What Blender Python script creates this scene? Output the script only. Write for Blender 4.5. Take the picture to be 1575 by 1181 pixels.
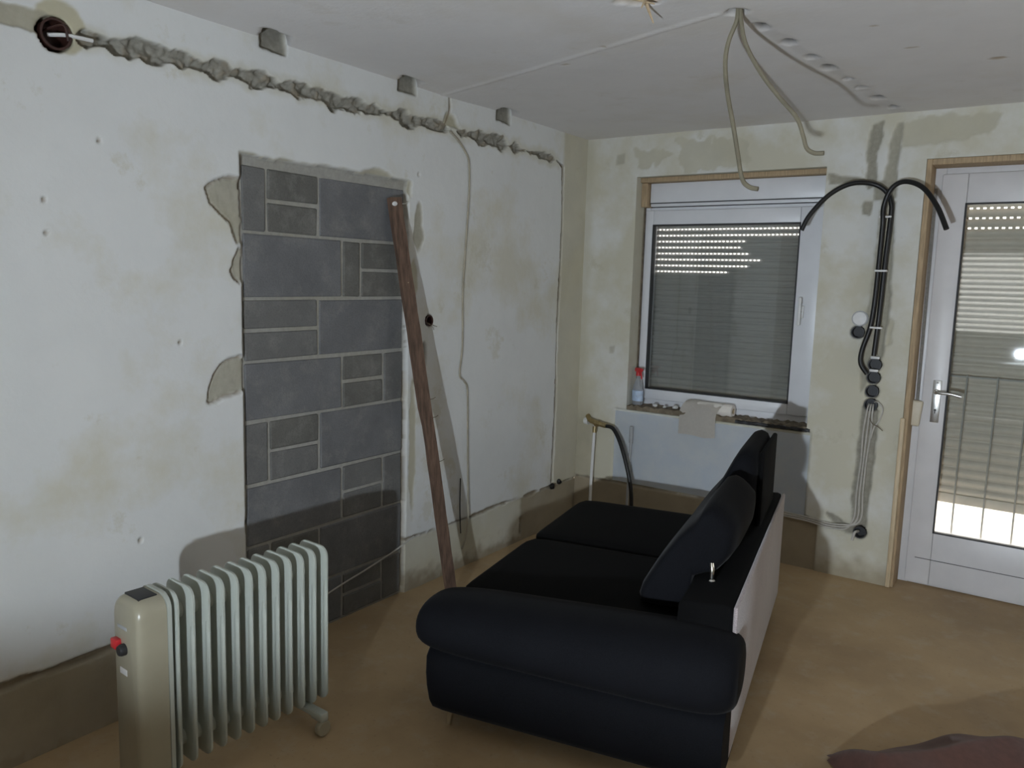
import bpy, bmesh, math, random
import numpy as np
from mathutils import Vector, Matrix

# ------------------------------------------------------------------ clear
for o in list(bpy.data.objects):
    bpy.data.objects.remove(o, do_unlink=True)
SC = bpy.context.scene
COL = SC.collection
random.seed(7)

# ------------------------------------------------------------------ camera
cam = bpy.data.cameras.new('camera')
cam.sensor_width = 36.0
cam.sensor_fit = 'HORIZONTAL'
cam.lens = 1215.9 / 1575 * 36.0
cam.clip_start = 0.02
camo = bpy.data.objects.new('camera', cam)
COL.objects.link(camo)
camo.matrix_world = Matrix(((0.81998012, -0.09719142, 0.56408017, 0.0),
                            (0.57170709, 0.09086957, -0.81541016, 0.0),
                            (0.02799315, 0.99110875, 0.13007627, 1.55),
                            (0, 0, 0, 1)))
SC.camera = camo

# ------------------------------------------------------------------ world, exposure
W = bpy.data.worlds.new('sky')
SC.world = W
W.use_nodes = True
bg = W.node_tree.nodes['Background']
bg.inputs['Color'].default_value = (1.0, 0.93, 0.86, 1)
bg.inputs['Strength'].default_value = 4.2
SC.view_settings.view_transform = 'Standard'
SC.view_settings.look = 'None'
SC.view_settings.gamma = 1.0
SC.view_settings.use_curve_mapping = False
SC.view_settings.exposure = 0.0
LAMP_STRENGTH = 9300.0
LAMP_COLOR = (0.80, 0.90, 1.0)

# room
XL, YF, ZC = -2.55, 4.45, 2.42       # left wall, window wall, ceiling
XR, YB = 2.0, -2.3                   # right wall, rear wall

# daylight portals in the openings (they only guide the sky light, they add none)
def portal(name, loc, rot, sx, sy):
    l = bpy.data.lights.new(name, 'AREA'); l.shape = 'RECTANGLE'; l.size = sx; l.size_y = sy
    l.cycles.is_portal = True
    o = bpy.data.objects.new(name, l); COL.objects.link(o)
    o.location = loc; o.rotation_euler = rot
portal('daylight_portal_rear', (-0.435, -2.52, 1.56), (math.radians(90), 0, 0), 1.6, 1.2)
portal('daylight_portal_side', (2.19, 3.0, 1.525), (0, math.radians(90), 0), 1.40, 1.05)
portal('daylight_portal_door', (-0.08, 4.82, 0.26), (math.radians(-90), 0, 0), 1.1, 0.55)

# ------------------------------------------------------------------ helpers
def link(o, parent=None):
    COL.objects.link(o)
    if parent is not None:
        o.parent = parent
    return o

def tag(o, label=None, cat=None, group=None, kind=None):
    if label: o['label'] = label
    if cat: o['category'] = cat
    if group: o['group'] = group
    if kind: o['kind'] = kind
    return o

def thing(name, loc, label, cat, group=None, rz=0.0):
    o = bpy.data.objects.new(name, None)
    o.empty_display_size = 0.05
    COL.objects.link(o)
    o.location = loc
    o.rotation_euler = (0, 0, rz)
    return tag(o, label, cat, group)

def finish(bm, name, m, parent=None, smooth=True, angle=40):
    me = bpy.data.meshes.new(name)
    bmesh.ops.recalc_face_normals(bm, faces=bm.faces)
    bm.to_mesh(me)
    bm.free()
    me.materials.append(m)
    if smooth:
        for p in me.polygons: p.use_smooth = True
        me.set_sharp_from_angle(angle=math.radians(angle))
    o = bpy.data.objects.new(name, me)
    return link(o, parent)

def box(bm, c, s, bev=0.0, seg=2, rot=None):
    """axis box centred at c with size s, optionally bevelled"""
    t = bmesh.new()
    bmesh.ops.create_cube(t, size=1.0)
    bmesh.ops.scale(t, vec=s, verts=t.verts)
    if bev > 0:
        bmesh.ops.bevel(t, geom=t.edges[:], offset=bev, segments=seg, affect='EDGES', profile=0.5)
    if rot is not None:
        bmesh.ops.transform(t, matrix=rot, verts=t.verts)
    bmesh.ops.translate(t, vec=c, verts=t.verts)
    merge(bm, t)

def box2(bm, a, b, bev=0.0, seg=2):
    box(bm, [(a[i] + b[i]) / 2 for i in range(3)], [abs(b[i] - a[i]) for i in range(3)], bev, seg)

def merge(bm, t):
    vs = [bm.verts.new(v.co) for v in t.verts]
    t.verts.index_update()
    for f in t.faces:
        try: bm.faces.new([vs[v.index] for v in f.verts])
        except ValueError: pass
    t.free()

def smooth_path(pts, n=8):
    P = [Vector(p) for p in pts]
    if len(P) < 3: return P
    out = []
    for i in range(len(P) - 1):
        p0 = P[max(i - 1, 0)]; p1 = P[i]; p2 = P[i + 1]; p3 = P[min(i + 2, len(P) - 1)]
        for k in range(n):
            t = k / n
            out.append(0.5 * ((2 * p1) + (-p0 + p2) * t + (2 * p0 - 5 * p1 + 4 * p2 - p3) * t * t
                              + (-p0 + 3 * p1 - 3 * p2 + p3) * t ** 3))
    out.append(P[-1])
    return out

def tube(bm, pts, r, seg=8, smooth=True, n=8, caps=True):
    P = smooth_path(pts, n) if smooth else [Vector(p) for p in pts]
    t0 = (P[1] - P[0]).normalized()
    a = Vector((0, 0, 1)) if abs(t0.z) < 0.9 else Vector((1, 0, 0))
    nrm = (a - t0 * a.dot(t0)).normalized()
    rings = []
    for i, p in enumerate(P):
        t = (P[min(i + 1, len(P) - 1)] - P[max(i - 1, 0)]).normalized()
        nrm = (nrm - t * nrm.dot(t)).normalized()
        b = t.cross(nrm)
        rr = r(i / (len(P) - 1)) if callable(r) else r
        rings.append([bm.verts.new(p + (nrm * math.cos(2 * math.pi * k / seg) + b * math.sin(2 * math.pi * k / seg)) * rr)
                      for k in range(seg)])
    for A, B in zip(rings[:-1], rings[1:]):
        for k in range(seg):
            bm.faces.new((A[k], A[(k + 1) % seg], B[(k + 1) % seg], B[k]))
    if caps:
        bm.faces.new(rings[0][::-1]); bm.faces.new(rings[-1])

def lathe(bm, prof, c=(0, 0, 0), axis='z', seg=20, sx=1.0, sy=1.0):
    """prof: list of (r, h) from bottom to top, revolved; axis z, x or y"""
    rings = []
    for r, h in prof:
        ring = []
        for k in range(seg):
            a = 2 * math.pi * k / seg
            x, y, z = r * math.cos(a) * sx, r * math.sin(a) * sy, h
            if axis == 'y': x, y, z = x, h, y
            elif axis == 'x': x, y, z = h, x, y
            ring.append(bm.verts.new((c[0] + x, c[1] + y, c[2] + z)))
        rings.append(ring)
    for A, B in zip(rings[:-1], rings[1:]):
        for k in range(seg):
            bm.faces.new((A[k], A[(k + 1) % seg], B[(k + 1) % seg], B[k]))
    if prof[0][0] > 1e-5: bm.faces.new(rings[0][::-1])
    if prof[-1][0] > 1e-5: bm.faces.new(rings[-1])

# ------------------------------------------------------------------ numpy noise
def _hash(ix, iy, seed):
    h = (ix.astype(np.int64) * 374761393 + iy.astype(np.int64) * 668265263 + seed * 1274126177) & 0xffffffff
    h = ((h ^ (h >> 13)) * 1274126177) & 0xffffffff
    h = h ^ (h >> 16)
    return (h & 0xffff) / 65535.0

def vnoise(u, v, scale, seed=0):
    u = u / scale; v = v / scale
    iu = np.floor(u); iv = np.floor(v)
    fu = u - iu; fv = v - iv
    fu = fu * fu * (3 - 2 * fu); fv = fv * fv * (3 - 2 * fv)
    a = _hash(iu, iv, seed); b = _hash(iu + 1, iv, seed)
    c = _hash(iu, iv + 1, seed); d = _hash(iu + 1, iv + 1, seed)
    return (a * (1 - fu) + b * fu) * (1 - fv) + (c * (1 - fu) + d * fu) * fv

def fbm(u, v, scale, seed=0, octv=4):
    s = 0; amp = 0.5; tot = 0
    for k in range(octv):
        s = s + amp * vnoise(u, v, scale / 2 ** k, seed + 17 * k); tot += amp; amp *= 0.5
    return s / tot

def smst(a, b, x):
    t = np.clip((x - a) / (b - a), 0, 1)
    return t * t * (3 - 2 * t)

def seg_dist(U, V, pts):
    d = np.full(U.shape, 1e9)
    for (x0, y0), (x1, y1) in zip(pts[:-1], pts[1:]):
        dx, dy = x1 - x0, y1 - y0
        t = np.clip(((U - x0) * dx + (V - y0) * dy) / (dx * dx + dy * dy), 0, 1)
        d = np.minimum(d, np.hypot(U - x0 - t * dx, V - y0 - t * dy))
    return d

def sdf_poly(U, V, pts):
    """negative inside"""
    d = seg_dist(U, V, list(pts) + [pts[0]])
    ins = np.zeros(U.shape, bool)
    n = len(pts)
    for i in range(n):
        x0, y0 = pts[i]; x1, y1 = pts[(i + 1) % n]
        if y0 == y1: continue
        c = ((y0 > V) != (y1 > V)) & (U < (x1 - x0) * (V - y0) / (y1 - y0) + x0)
        ins ^= c
    return np.where(ins, -d, d)

def relief(name, us, vs, depth, mask, place, m, keep=None, extra=None):
    """A wall surface as a fine grid of real relief. place(U,V,D)->(x,y,z) arrays; mask (nu,nv,3) = plaster/mortar/dirt amounts."""
    nu, nv = len(us), len(vs)
    U, V = np.meshgrid(us, vs, indexing='ij')
    X, Y, Z = place(U, V, depth)
    co = np.stack([X, Y, Z], -1).reshape(-1, 3).astype(np.float32)
    idx = np.arange(nu * nv).reshape(nu, nv)
    q = np.stack([idx[:-1, :-1], idx[1:, :-1], idx[1:, 1:], idx[:-1, 1:]], -1).reshape(-1, 4)
    if keep is not None:
        uc = (us[:-1] + us[1:]) / 2; vc = (vs[:-1] + vs[1:]) / 2
        UC, VC = np.meshgrid(uc, vc, indexing='ij')
        q = q[keep(UC, VC).reshape(-1)]
    cols = np.concatenate([mask.reshape(-1, 3), np.ones((nu * nv, 1))], 1).astype(np.float32)
    if extra is not None:
        eco, eq, ecol = extra
        q = np.concatenate([q, np.array(eq) + len(co)])
        co = np.concatenate([co, np.array(eco, np.float32)])
        cols = np.concatenate([cols, np.tile(np.array([list(ecol) + [1]], np.float32), (len(eco), 1))])
    me = bpy.data.meshes.new(name)
    me.vertices.add(len(co)); me.vertices.foreach_set('co', co.ravel())
    me.loops.add(len(q) * 4); me.loops.foreach_set('vertex_index', q.astype(np.int32).ravel())
    me.polygons.add(len(q)); me.polygons.foreach_set('loop_start', np.arange(0, len(q) * 4, 4, dtype=np.int32))
    me.update(calc_edges=True)
    at = me.color_attributes.new('mask', 'FLOAT_COLOR', 'POINT')
    at.data.foreach_set('color', cols.ravel())
    me.polygons.foreach_set('use_smooth', np.ones(len(q), bool))
    me.validate()
    me.materials.append(m)
    o = bpy.data.objects.new(name, me)
    link(o); o['kind'] = 'structure'
    return o

def gridlines(a, b, step, special):
    g = np.arange(a, b, step)
    for s_ in special: g = g[np.abs(g - s_) > 0.45 * step]
    return np.sort(np.concatenate([g, special]))

# ------------------------------------------------------------------ materials
class NT:
    def __init__(s, name):
        s.m = bpy.data.materials.new(name); s.m.use_nodes = True
        s.t = s.m.node_tree; s.b = s.t.nodes['Principled BSDF']
    def n(s, kind, **kw):
        x = s.t.nodes.new(kind)
        for k, v in kw.items(): setattr(x, k, v)
        return x
    def l(s, a, b): s.t.links.new(a, b)
    def coord(s):
        return s.n('ShaderNodeTexCoord').outputs['Object']
    def noise(s, scale, detail=4, rough=0.55, vec=None, stretch=None):
        x = s.n('ShaderNodeTexNoise'); x.inputs['Scale'].default_value = scale
        x.inputs['Detail'].default_value = detail; x.inputs['Roughness'].default_value = rough
        v = vec or s.coord()
        if stretch:
            mp = s.n('ShaderNodeMapping'); mp.inputs['Scale'].default_value = stretch
            s.l(v, mp.inputs['Vector']); v = mp.outputs['Vector']
        s.l(v, x.inputs['Vector'])
        return x.outputs['Fac']
    def ramp(s, fac, stops):
        x = s.n('ShaderNodeValToRGB'); e = x.color_ramp.elements
        while len(e) < len(stops): e.new(0.5)
        for k, (p, c) in enumerate(stops):
            e[k].position = p; e[k].color = (c, c, c, 1) if isinstance(c, (int, float)) else tuple(c) + (1,)
        s.l(fac, x.inputs['Fac'])
        return x.outputs['Color']
    def mix(s, fac, a, b, mode='MIX'):
        x = s.n('ShaderNodeMix', data_type='RGBA', blend_type=mode)
        for inp, val in ((x.inputs[0], fac), (x.inputs[6], a), (x.inputs[7], b)):
            if isinstance(val, (int, float)): inp.default_value = val
            elif isinstance(val, tuple): inp.default_value = val + (1,) if len(val) == 3 else val
            else: s.l(val, inp)
        return x.outputs[2]
    def bump(s, h, strength=0.3, dist=0.01):
        x = s.n('ShaderNodeBump'); x.inputs['Strength'].default_value = strength
        x.inputs['Distance'].default_value = dist
        s.l(h, x.inputs['Height']); s.l(x.outputs['Normal'], s.b.inputs['Normal'])
    def base(s, c):
        if isinstance(c, tuple): s.b.inputs['Base Color'].default_value = c + (1,)
        else: s.l(c, s.b.inputs['Base Color'])
    def set(s, **kw):
        for k, v in kw.items(): s.b.inputs[k.replace('_', ' ')].default_value = v
        return s.m

def simple(name, c, rough=0.5, metal=0.0, var=0.12, scale=30, bump=0.0, stretch=None, **kw):
    t = NT(name)
    d = tuple(x * (1 - var) for x in c); e = tuple(min(1, x * (1 + var)) for x in c)
    nz = t.noise(scale, 4, stretch=stretch)
    t.base(t.ramp(nz, [(0.3, d), (0.7, e)]))
    if bump: t.bump(nz, bump, 0.004)
    t.b.inputs['Roughness'].default_value = rough
    t.b.inputs['Metallic'].default_value = metal
    for k, v in kw.items(): t.b.inputs[k.replace('_', ' ')].default_value = v
    return t.m

def wall_mat(name, paint, olive, mortar, dirt, stain=0.5, seed=0.0, lo=0.50, hi=0.64):
    t = NT(name)
    co = t.coord()
    mp = t.n('ShaderNodeMapping'); mp.inputs['Location'].default_value = (seed, seed * 2, seed * 3)
    t.l(co, mp.inputs['Vector']); v = mp.outputs['Vector']
    n1 = t.noise(1.7, 6, 0.62, v)
    n2 = t.noise(6.0, 5, 0.6, v)
    n3 = t.noise(45.0, 4, 0.6, v)
    att = t.n('ShaderNodeVertexColor', layer_name='mask')
    sep = t.n('ShaderNodeSeparateColor'); t.l(att.outputs['Color'], sep.inputs['Color'])
    c = t.mix(t.ramp(n2, [(0.40, 0.0), (0.75, 0.30)]), paint, tuple(x * 0.86 for x in paint))
    f = t.ramp(n1, [(lo, 0.0), (hi, stain)])
    c = t.mix(f, c, olive)
    spots = t.ramp(t.noise(3.1, 7, 0.7, v), [(0.60, 0.0), (0.66, 0.6 * stain + 0.05)])
    c = t.mix(spots, c, tuple(x * 0.9 for x in olive))
    pl = t.ramp(n2, [(0.25, tuple(x * 0.82 for x in olive)), (0.75, olive)])
    c = t.mix(sep.outputs['Red'], c, pl)
    mo = t.ramp(n3, [(0.3, tuple(x * 0.7 for x in mortar)), (0.7, mortar)])
    c = t.mix(sep.outputs['Green'], c, mo)
    c = t.mix(sep.outputs['Blue'], c, t.ramp(n2, [(0.3, tuple(x * 0.8 for x in dirt)), (0.7, dirt)]))
    t.base(c)
    ad = t.n('ShaderNodeMath', operation='ADD'); t.l(n3, ad.inputs[0]); t.l(n2, ad.inputs[1])
    t.bump(ad.outputs[0], 0.22, 0.004)
    return t.set(Roughness=0.85, Specular_IOR_Level=0.25)

M_WALL = wall_mat('old_painted_plaster', (0.75, 0.76, 0.75), (0.60, 0.56, 0.41), (0.33, 0.315, 0.27), (0.30, 0.24, 0.16), 0.55, 3.1)
M_WALL2 = wall_mat('stripped_window_wall_plaster', (0.70, 0.70, 0.67), (0.57, 0.54, 0.42), (0.33, 0.31, 0.26), (0.30, 0.23, 0.15), 0.85, 9.7, 0.42, 0.58)
M_CEIL = wall_mat('old_ceiling_paint', (0.76, 0.74, 0.73), (0.66, 0.61, 0.53), (0.15, 0.14, 0.13), (0.36, 0.22, 0.10), 0.35, 5.5)
M_PLAIN = simple('plain_wall_paint', (0.33, 0.275, 0.21), 0.9, var=0.06, scale=4)

def floor_mat():
    t = NT('dusty_screed'); v = t.coord()
    n1 = t.noise(1.3, 6, 0.6, v); n2 = t.noise(9, 5, 0.65, v); n3 = t.noise(60, 3, 0.6, v)
    c = t.ramp(n1, [(0.30, (0.34, 0.235, 0.13)), (0.50, (0.45, 0.325, 0.185)), (0.70, (0.54, 0.40, 0.24))])
    c = t.mix(t.ramp(n2, [(0.52, 0.0), (0.72, 0.35)]), c, (0.50, 0.44, 0.34))
    c = t.mix(t.ramp(n3, [(0.62, 0.0), (0.75, 0.30)]), c, (0.22, 0.15, 0.09))
    t.base(c); t.bump(n2, 0.12, 0.006)
    t.l(t.ramp(n1, [(0.35, 0.55), (0.65, 0.8)]), t.b.inputs['Roughness'])
    return t.set(Specular_IOR_Level=0.3)
M_FLOOR = floor_mat()

def block_mat(name, c):
    t = NT(name); v = t.coord()
    n1 = t.noise(5, 6, 0.65, v); n2 = t.noise(150, 3, 0.7, v); n3 = t.noise(11, 7, 0.7, v)
    a = t.ramp(n1, [(0.3, tuple(x * 0.80 for x in c)), (0.7, tuple(x * 1.12 for x in c))])
    a = t.mix(t.ramp(n3, [(0.50, 0.0), (0.72, 0.55)]), a, (0.30, 0.295, 0.275))
    a = t.mix(t.ramp(n2, [(0.45, 0.0), (0.75, 0.45)]), a, tuple(x * 0.6 for x in c))
    t.base(a); t.bump(n2, 0.5, 0.004)
    return t.set(Roughness=0.95, Specular_IOR_Level=0.12)
M_BLOCKS = [block_mat('blue_grey_block', (0.190, 0.192, 0.197)), block_mat('grey_block', (0.185, 0.184, 0.178)), block_mat('olive_grey_block', (0.165, 0.162, 0.148))]

M_UPVC = simple('white_window_plastic', (0.74, 0.75, 0.78), 0.35, var=0.03, scale=8)
M_UPVC2 = simple('grubby_door_plastic', (0.68, 0.67, 0.68), 0.38, var=0.06, scale=5)
M_SLAT = simple('grey_shutter_plastic', (0.36, 0.345, 0.315), 0.55, var=0.05, scale=20)
M_SLAT2 = simple('beige_shutter_plastic', (0.76, 0.68, 0.57), 0.55, var=0.05, scale=20)
M_GAP = simple('dark_rubber', (0.03, 0.03, 0.032), 0.6)
M_STEEL = simple('brushed_steel', (0.62, 0.62, 0.60), 0.3, 1.0, var=0.08, scale=60)
M_CHROME = simple('worn_chrome', (0.75, 0.74, 0.70), 0.12, 1.0, var=0.05)
M_BRASS = simple('old_brass', (0.45, 0.36, 0.20), 0.4, 1.0, var=0.2)
M_WOODTRIM = simple('raw_wood_strip', (0.42, 0.31, 0.19), 0.75, var=0.25, scale=12, stretch=(12, 12, 1))
M_TANTRIM = simple('tan_wood_bead', (0.58, 0.46, 0.30), 0.5, var=0.15, scale=12, stretch=(10, 10, 1))
M_BOARD = simple('rusty_brown_board', (0.13, 0.08, 0.055), 0.8, var=0.45, scale=9, bump=0.3, stretch=(6, 6, 1))
M_PALEWOOD = simple('pale_broken_wood', (0.50, 0.38, 0.24), 0.8, var=0.2, scale=30)
M_RAD = simple('radiator_enamel', (0.43, 0.46, 0.415), 0.32, var=0.06, scale=6)
M_RADBOX = simple('radiator_box_enamel', (0.34, 0.315, 0.235), 0.30, var=0.07, scale=5)
M_DARK = simple('dark_plastic', (0.022, 0.022, 0.024), 0.5)
M_BLACK = simple('black_conduit', (0.006, 0.006, 0.0065), 0.42)
M_RED = simple('red_plastic', (0.55, 0.03, 0.035), 0.35, var=0.1)
M_BROWNBOX = simple('brown_bakelite', (0.05, 0.02, 0.015), 0.45, var=0.2)
M_CABLE = simple('grey_white_cable', (0.50, 0.48, 0.44), 0.6, var=0.12, scale=30)
M_CABLE2 = simple('yellowed_flat_cable', (0.175, 0.155, 0.105), 0.65, var=0.3, scale=12)
M_CABLE3 = simple('plaster_grey_cable', (0.40, 0.36, 0.28), 0.7, var=0.2, scale=20)
M_WHITE = simple('white_plastic', (0.75, 0.75, 0.74), 0.4, var=0.04)
M_CREAM = simple('cream_plastic', (0.62, 0.56, 0.44), 0.45, var=0.05)
M_BELT = simple('grey_woven_belt', (0.42, 0.40, 0.37), 0.9, var=0.15, scale=90)
M_PAPER = simple('kitchen_paper', (0.82, 0.78, 0.72), 0.95, var=0.03, scale=60, bump=0.2)
M_FOAM = simple('dirty_filler', (0.19, 0.155, 0.11), 0.95, var=0.4, scale=25, bump=0.6)
M_GREYPIPE = simple('grey_painted_pipe', (0.38, 0.39, 0.40), 0.5, var=0.08)
M_CLOTH = simple('brown_cloth', (0.105, 0.046, 0.034), 0.85, var=0.15, scale=40, bump=0.15, Sheen_Weight=0.15)
M_GROUND = simple('pale_terrace', (0.66, 0.63, 0.58), 0.9, var=0.08, scale=3)
M_LABEL = simple('blue_white_label', (0.50, 0.62, 0.80), 0.5, var=0.25, scale=25)

M_BENCH = simple('black_bench_rubber', (0.018, 0.017, 0.016), 0.9, var=0.2, scale=20, Specular_IOR_Level=0.05)
def foil_mat():
    t = NT('bluish_white_lining'); v = t.coord()
    n = t.noise(7, 6, 0.65, v); n2 = t.noise(2.2, 4, 0.6, v)
    c = t.ramp(n, [(0.3, (0.80, 0.86, 0.94)), (0.7, (0.90, 0.93, 0.96))])
    c = t.mix(t.ramp(n2, [(0.5, 0.0), (0.75, 0.4)]), c, (0.84, 0.85, 0.86))
    t.base(c); t.bump(n, 0.15, 0.004)
    return t.set(Roughness=0.6)
M_FOIL = foil_mat()

def fabric_mat(name, c, sheen):
    t = NT(name); v = t.coord()
    n = t.noise(260, 2, 0.6, v); n2 = t.noise(5, 4, 0.6, v)
    a = t.ramp(n, [(0.3, tuple(x * 0.7 for x in c)), (0.7, tuple(x * 1.3 for x in c))])
    a = t.mix(t.ramp(n2, [(0.4, 0.0), (0.8, 0.4)]), a, tuple(x * 1.6 for x in c))
    t.base(a); t.bump(n, 0.25, 0.001)
    return t.set(Roughness=0.85, Sheen_Weight=sheen, Sheen_Roughness=0.35, Specular_IOR_Level=0.10)
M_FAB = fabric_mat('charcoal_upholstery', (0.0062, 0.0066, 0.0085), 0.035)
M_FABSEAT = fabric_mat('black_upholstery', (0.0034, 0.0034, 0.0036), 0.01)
M_FABBACK_LIT = fabric_mat('lit_back_upholstery', (0.36, 0.31, 0.31), 0.7)  # paler than the other upholstery, painting in light on the outer back

def glass_mat(name, haze):
    t = NT(name)
    t.t.nodes.remove(t.b)
    out = t.t.nodes['Material Output']
    tr = t.n('ShaderNodeBsdfTransparent'); tr.inputs['Color'].default_value = (0.93, 0.95, 0.95, 1)
    gl = t.n('ShaderNodeBsdfGlossy'); gl.inputs['Roughness'].default_value = 0.015
    fr = t.n('ShaderNodeFresnel'); fr.inputs['IOR'].default_value = 1.5
    mu = t.n('ShaderNodeMath', operation='MULTIPLY'); mu.inputs[1].default_value = 1.9
    t.l(fr.outputs[0], mu.inputs[0])
    m1 = t.n('ShaderNodeMixShader'); t.l(mu.outputs[0], m1.inputs[0]); t.l(tr.outputs[0], m1.inputs[1]); t.l(gl.outputs[0], m1.inputs[2])
    last = m1.outputs[0]
    if haze:
        df = t.n('ShaderNodeBsdfTranslucent'); df.inputs['Color'].default_value = (0.8, 0.82, 0.85, 1)
        rf = t.n('ShaderNodeBsdfRefraction'); rf.inputs['Roughness'].default_value = 0.42; rf.inputs['IOR'].default_value = 1.30  # rough refraction share that spreads a glow around the bright slots
        m2 = t.n('ShaderNodeMixShader'); m2.inputs[0].default_value = haze
        t.l(last, m2.inputs[1]); t.l(rf.outputs[0], m2.inputs[2]); last = m2.outputs[0]
    t.l(last, out.inputs['Surface'])
    return t.m
M_GLASS = glass_mat('dusty_window_glass', 0.0)
M_HAZY = glass_mat('hazy_window_glass', 0.13)
M_GLASSD = glass_mat('door_glass', 0.0)
def bottle_mat():
    t = NT('clear_bottle_plastic')
    t.base((0.85, 0.88, 0.92))
    return t.set(Roughness=0.15, Transmission_Weight=0.75, IOR=1.2)
M_BOTTLE = bottle_mat()
def emit_mat():
    t = NT('lit_lamp_lens')
    return t.set(Base_Color=(1, 1, 1, 1), Emission_Color=LAMP_COLOR + (1,), Emission_Strength=LAMP_STRENGTH)
M_LAMP = emit_mat()

# ================================================================== STRUCTURE
# ------------------------------------------------------------------ left wall
NY0, NY1, NZ1 = 1.885, 2.80, 1.985            # bricked-up doorway
us = np.concatenate([np.arange(0.55, YF, 0.0058), [YF + 0.01]])
vs = np.concatenate([np.arange(-0.01, 2.205, 0.0072), np.arange(2.205, 2.325, 0.0036), np.arange(2.326, 2.505, 0.0072)])
U, V = np.meshgrid(us, vs, indexing='ij')
dep = (fbm(U, V, 0.35, 3) - 0.5) * 0.010
rag = (fbm(U, V, 0.06, 11, 4) - 0.5)
rag2 = (fbm(U, V, 0.13, 12, 3) - 0.5)
red = np.zeros_like(U); grn = np.zeros_like(U); blu = np.zeros_like(U)

def carve(d, width, depth, jag=0.0, soft=0.006, floor_noise=0.5):
    """groove where distance d < width"""
    s = smst(width + soft * 0.5, width - soft, d + rag * jag + rag2 * jag * 0.6)
    return s * depth * (1 + floor_noise * 2 * rag), s

# cable chase just below the ceiling
path = [(1.335, 2.250), (1.60, 2.264), (2.2, 2.270), (2.7, 2.272), (3.05, 2.272), (3.6, 2.272), (4.09, 2.262)]
d = seg_dist(U, V, path)
wid = 0.027 + 0.012 * (vnoise(U, V * 0, 0.09, 5) - 0.5) * 2 - 0.010 * smst(3.3, 4.1, U)
a, s = carve(d, wid, 0.034, 0.055, 0.004)
lump = fbm(U, V, 0.034, 31, 4) - 0.5
a = s * (0.026 + 0.060 * lump - 0.24 * (V - 2.268))
dep = np.where(s > 0.02, np.maximum(dep, a), dep); grn = np.maximum(grn, s); blu = np.maximum(blu, s * 0.5 * smst(0.05, 0.25, -lump))
lip = smst(0.06, 0.02, d + rag * 0.06); red = np.maximum(red, 0.5 * lip)
# bare plaster triangle above the chase where the crack meets it
t = smst(0.01, -0.01, sdf_poly(U, V, [(3.03, 2.28), (3.075, 2.345), (3.12, 2.335), (3.19, 2.28)]) + rag * 0.03)
dep = np.maximum(dep, t * 0.012); red = np.maximum(red, t); grn = np.maximum(grn, t * 0.35)
# shallow filled chase left of the junction box and white filler to the right
d = seg_dist(U, V, [(0.8, 2.262), (1.10, 2.262), (1.20, 2.262)])
a, s = carve(d, 0.032, 0.008, 0.03); dep = np.maximum(dep, a); red = np.maximum(red, s * 0.9); grn = np.maximum(grn, s * 0.45)
t = smst(0.012, -0.004, np.hypot((U - 1.255), (V - 2.262)) - 0.072 + rag * 0.03); red = np.maximum(red, t)
# junction box hole
JB = (1.240, 2.240)
s = smst(0.006, -0.003, np.hypot((U - JB[0]), (V - JB[1])) - 0.047 + rag * 0.01); dep = np.where(s > 0, np.maximum(dep, s * 0.07), dep); blu = np.maximum(blu, s)
# crack from the ceiling
d = seg_dist(U, V, [(3.085, 2.43), (3.092, 2.38), (3.088, 2.34), (3.062, 2.285)])
a, s = carve(d, 0.006, 0.016, 0.012, 0.005); dep = np.maximum(dep, a); blu = np.maximum(blu, s)
# vertical chase beside the corner
d = seg_dist(U, V, [(4.09, 2.262), (4.165, 2.235), (4.175, 1.9), (4.172, 1.6), (4.160, 1.2), (4.172, 0.9), (4.166, 0.6), (4.160, 0.29)])
a, s = carve(d, 0.0105, 0.034, 0.022, 0.006); dep = np.maximum(dep, a); grn = np.maximum(grn, s); blu = np.maximum(blu, 0.85 * s)
t = smst(4.15, 4.19, U + rag * 0.03); red = np.maximum(red, 0.72 * t)
# groove where the skirting was, bare plaster below it
gz = 0.268 + 0.010 * (vnoise(U, V * 0, 0.3, 8) - 0.5)
d = np.abs(V - gz)
a, s = carve(d, 0.007 + 0.006 * smst(1.75, 1.3, U), 0.016, 0.022, 0.006); dep = np.maximum(dep, a); grn = np.maximum(grn, s); blu = np.maximum(blu, s * 0.7)
low = smst(0.004, -0.006, V - gz + 0.004)
dep = dep + low * 0.006
red = np.maximum(red, low * (0.45 + 0.5 * fbm(U, V, 0.25, 21)))
blu = np.maximum(blu, low * 0.75 * smst(3.80, 3.84, U + rag * 0.02))
blu = np.maximum(blu, low * 0.7 * smst(1.75, 1.6, U))
blu = np.maximum(blu, low * smst(0.11, 0.0, V + rag * 0.15) * 0.8)
s = smst(0.006, -0.004, np.abs(U - 3.825 + rag * 0.02) - 0.010) * smst(0.03, 0.05, V) * smst(0.16, 0.12, V); dep = np.maximum(dep, s * 0.03); blu = np.maximum(blu, s)
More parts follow.
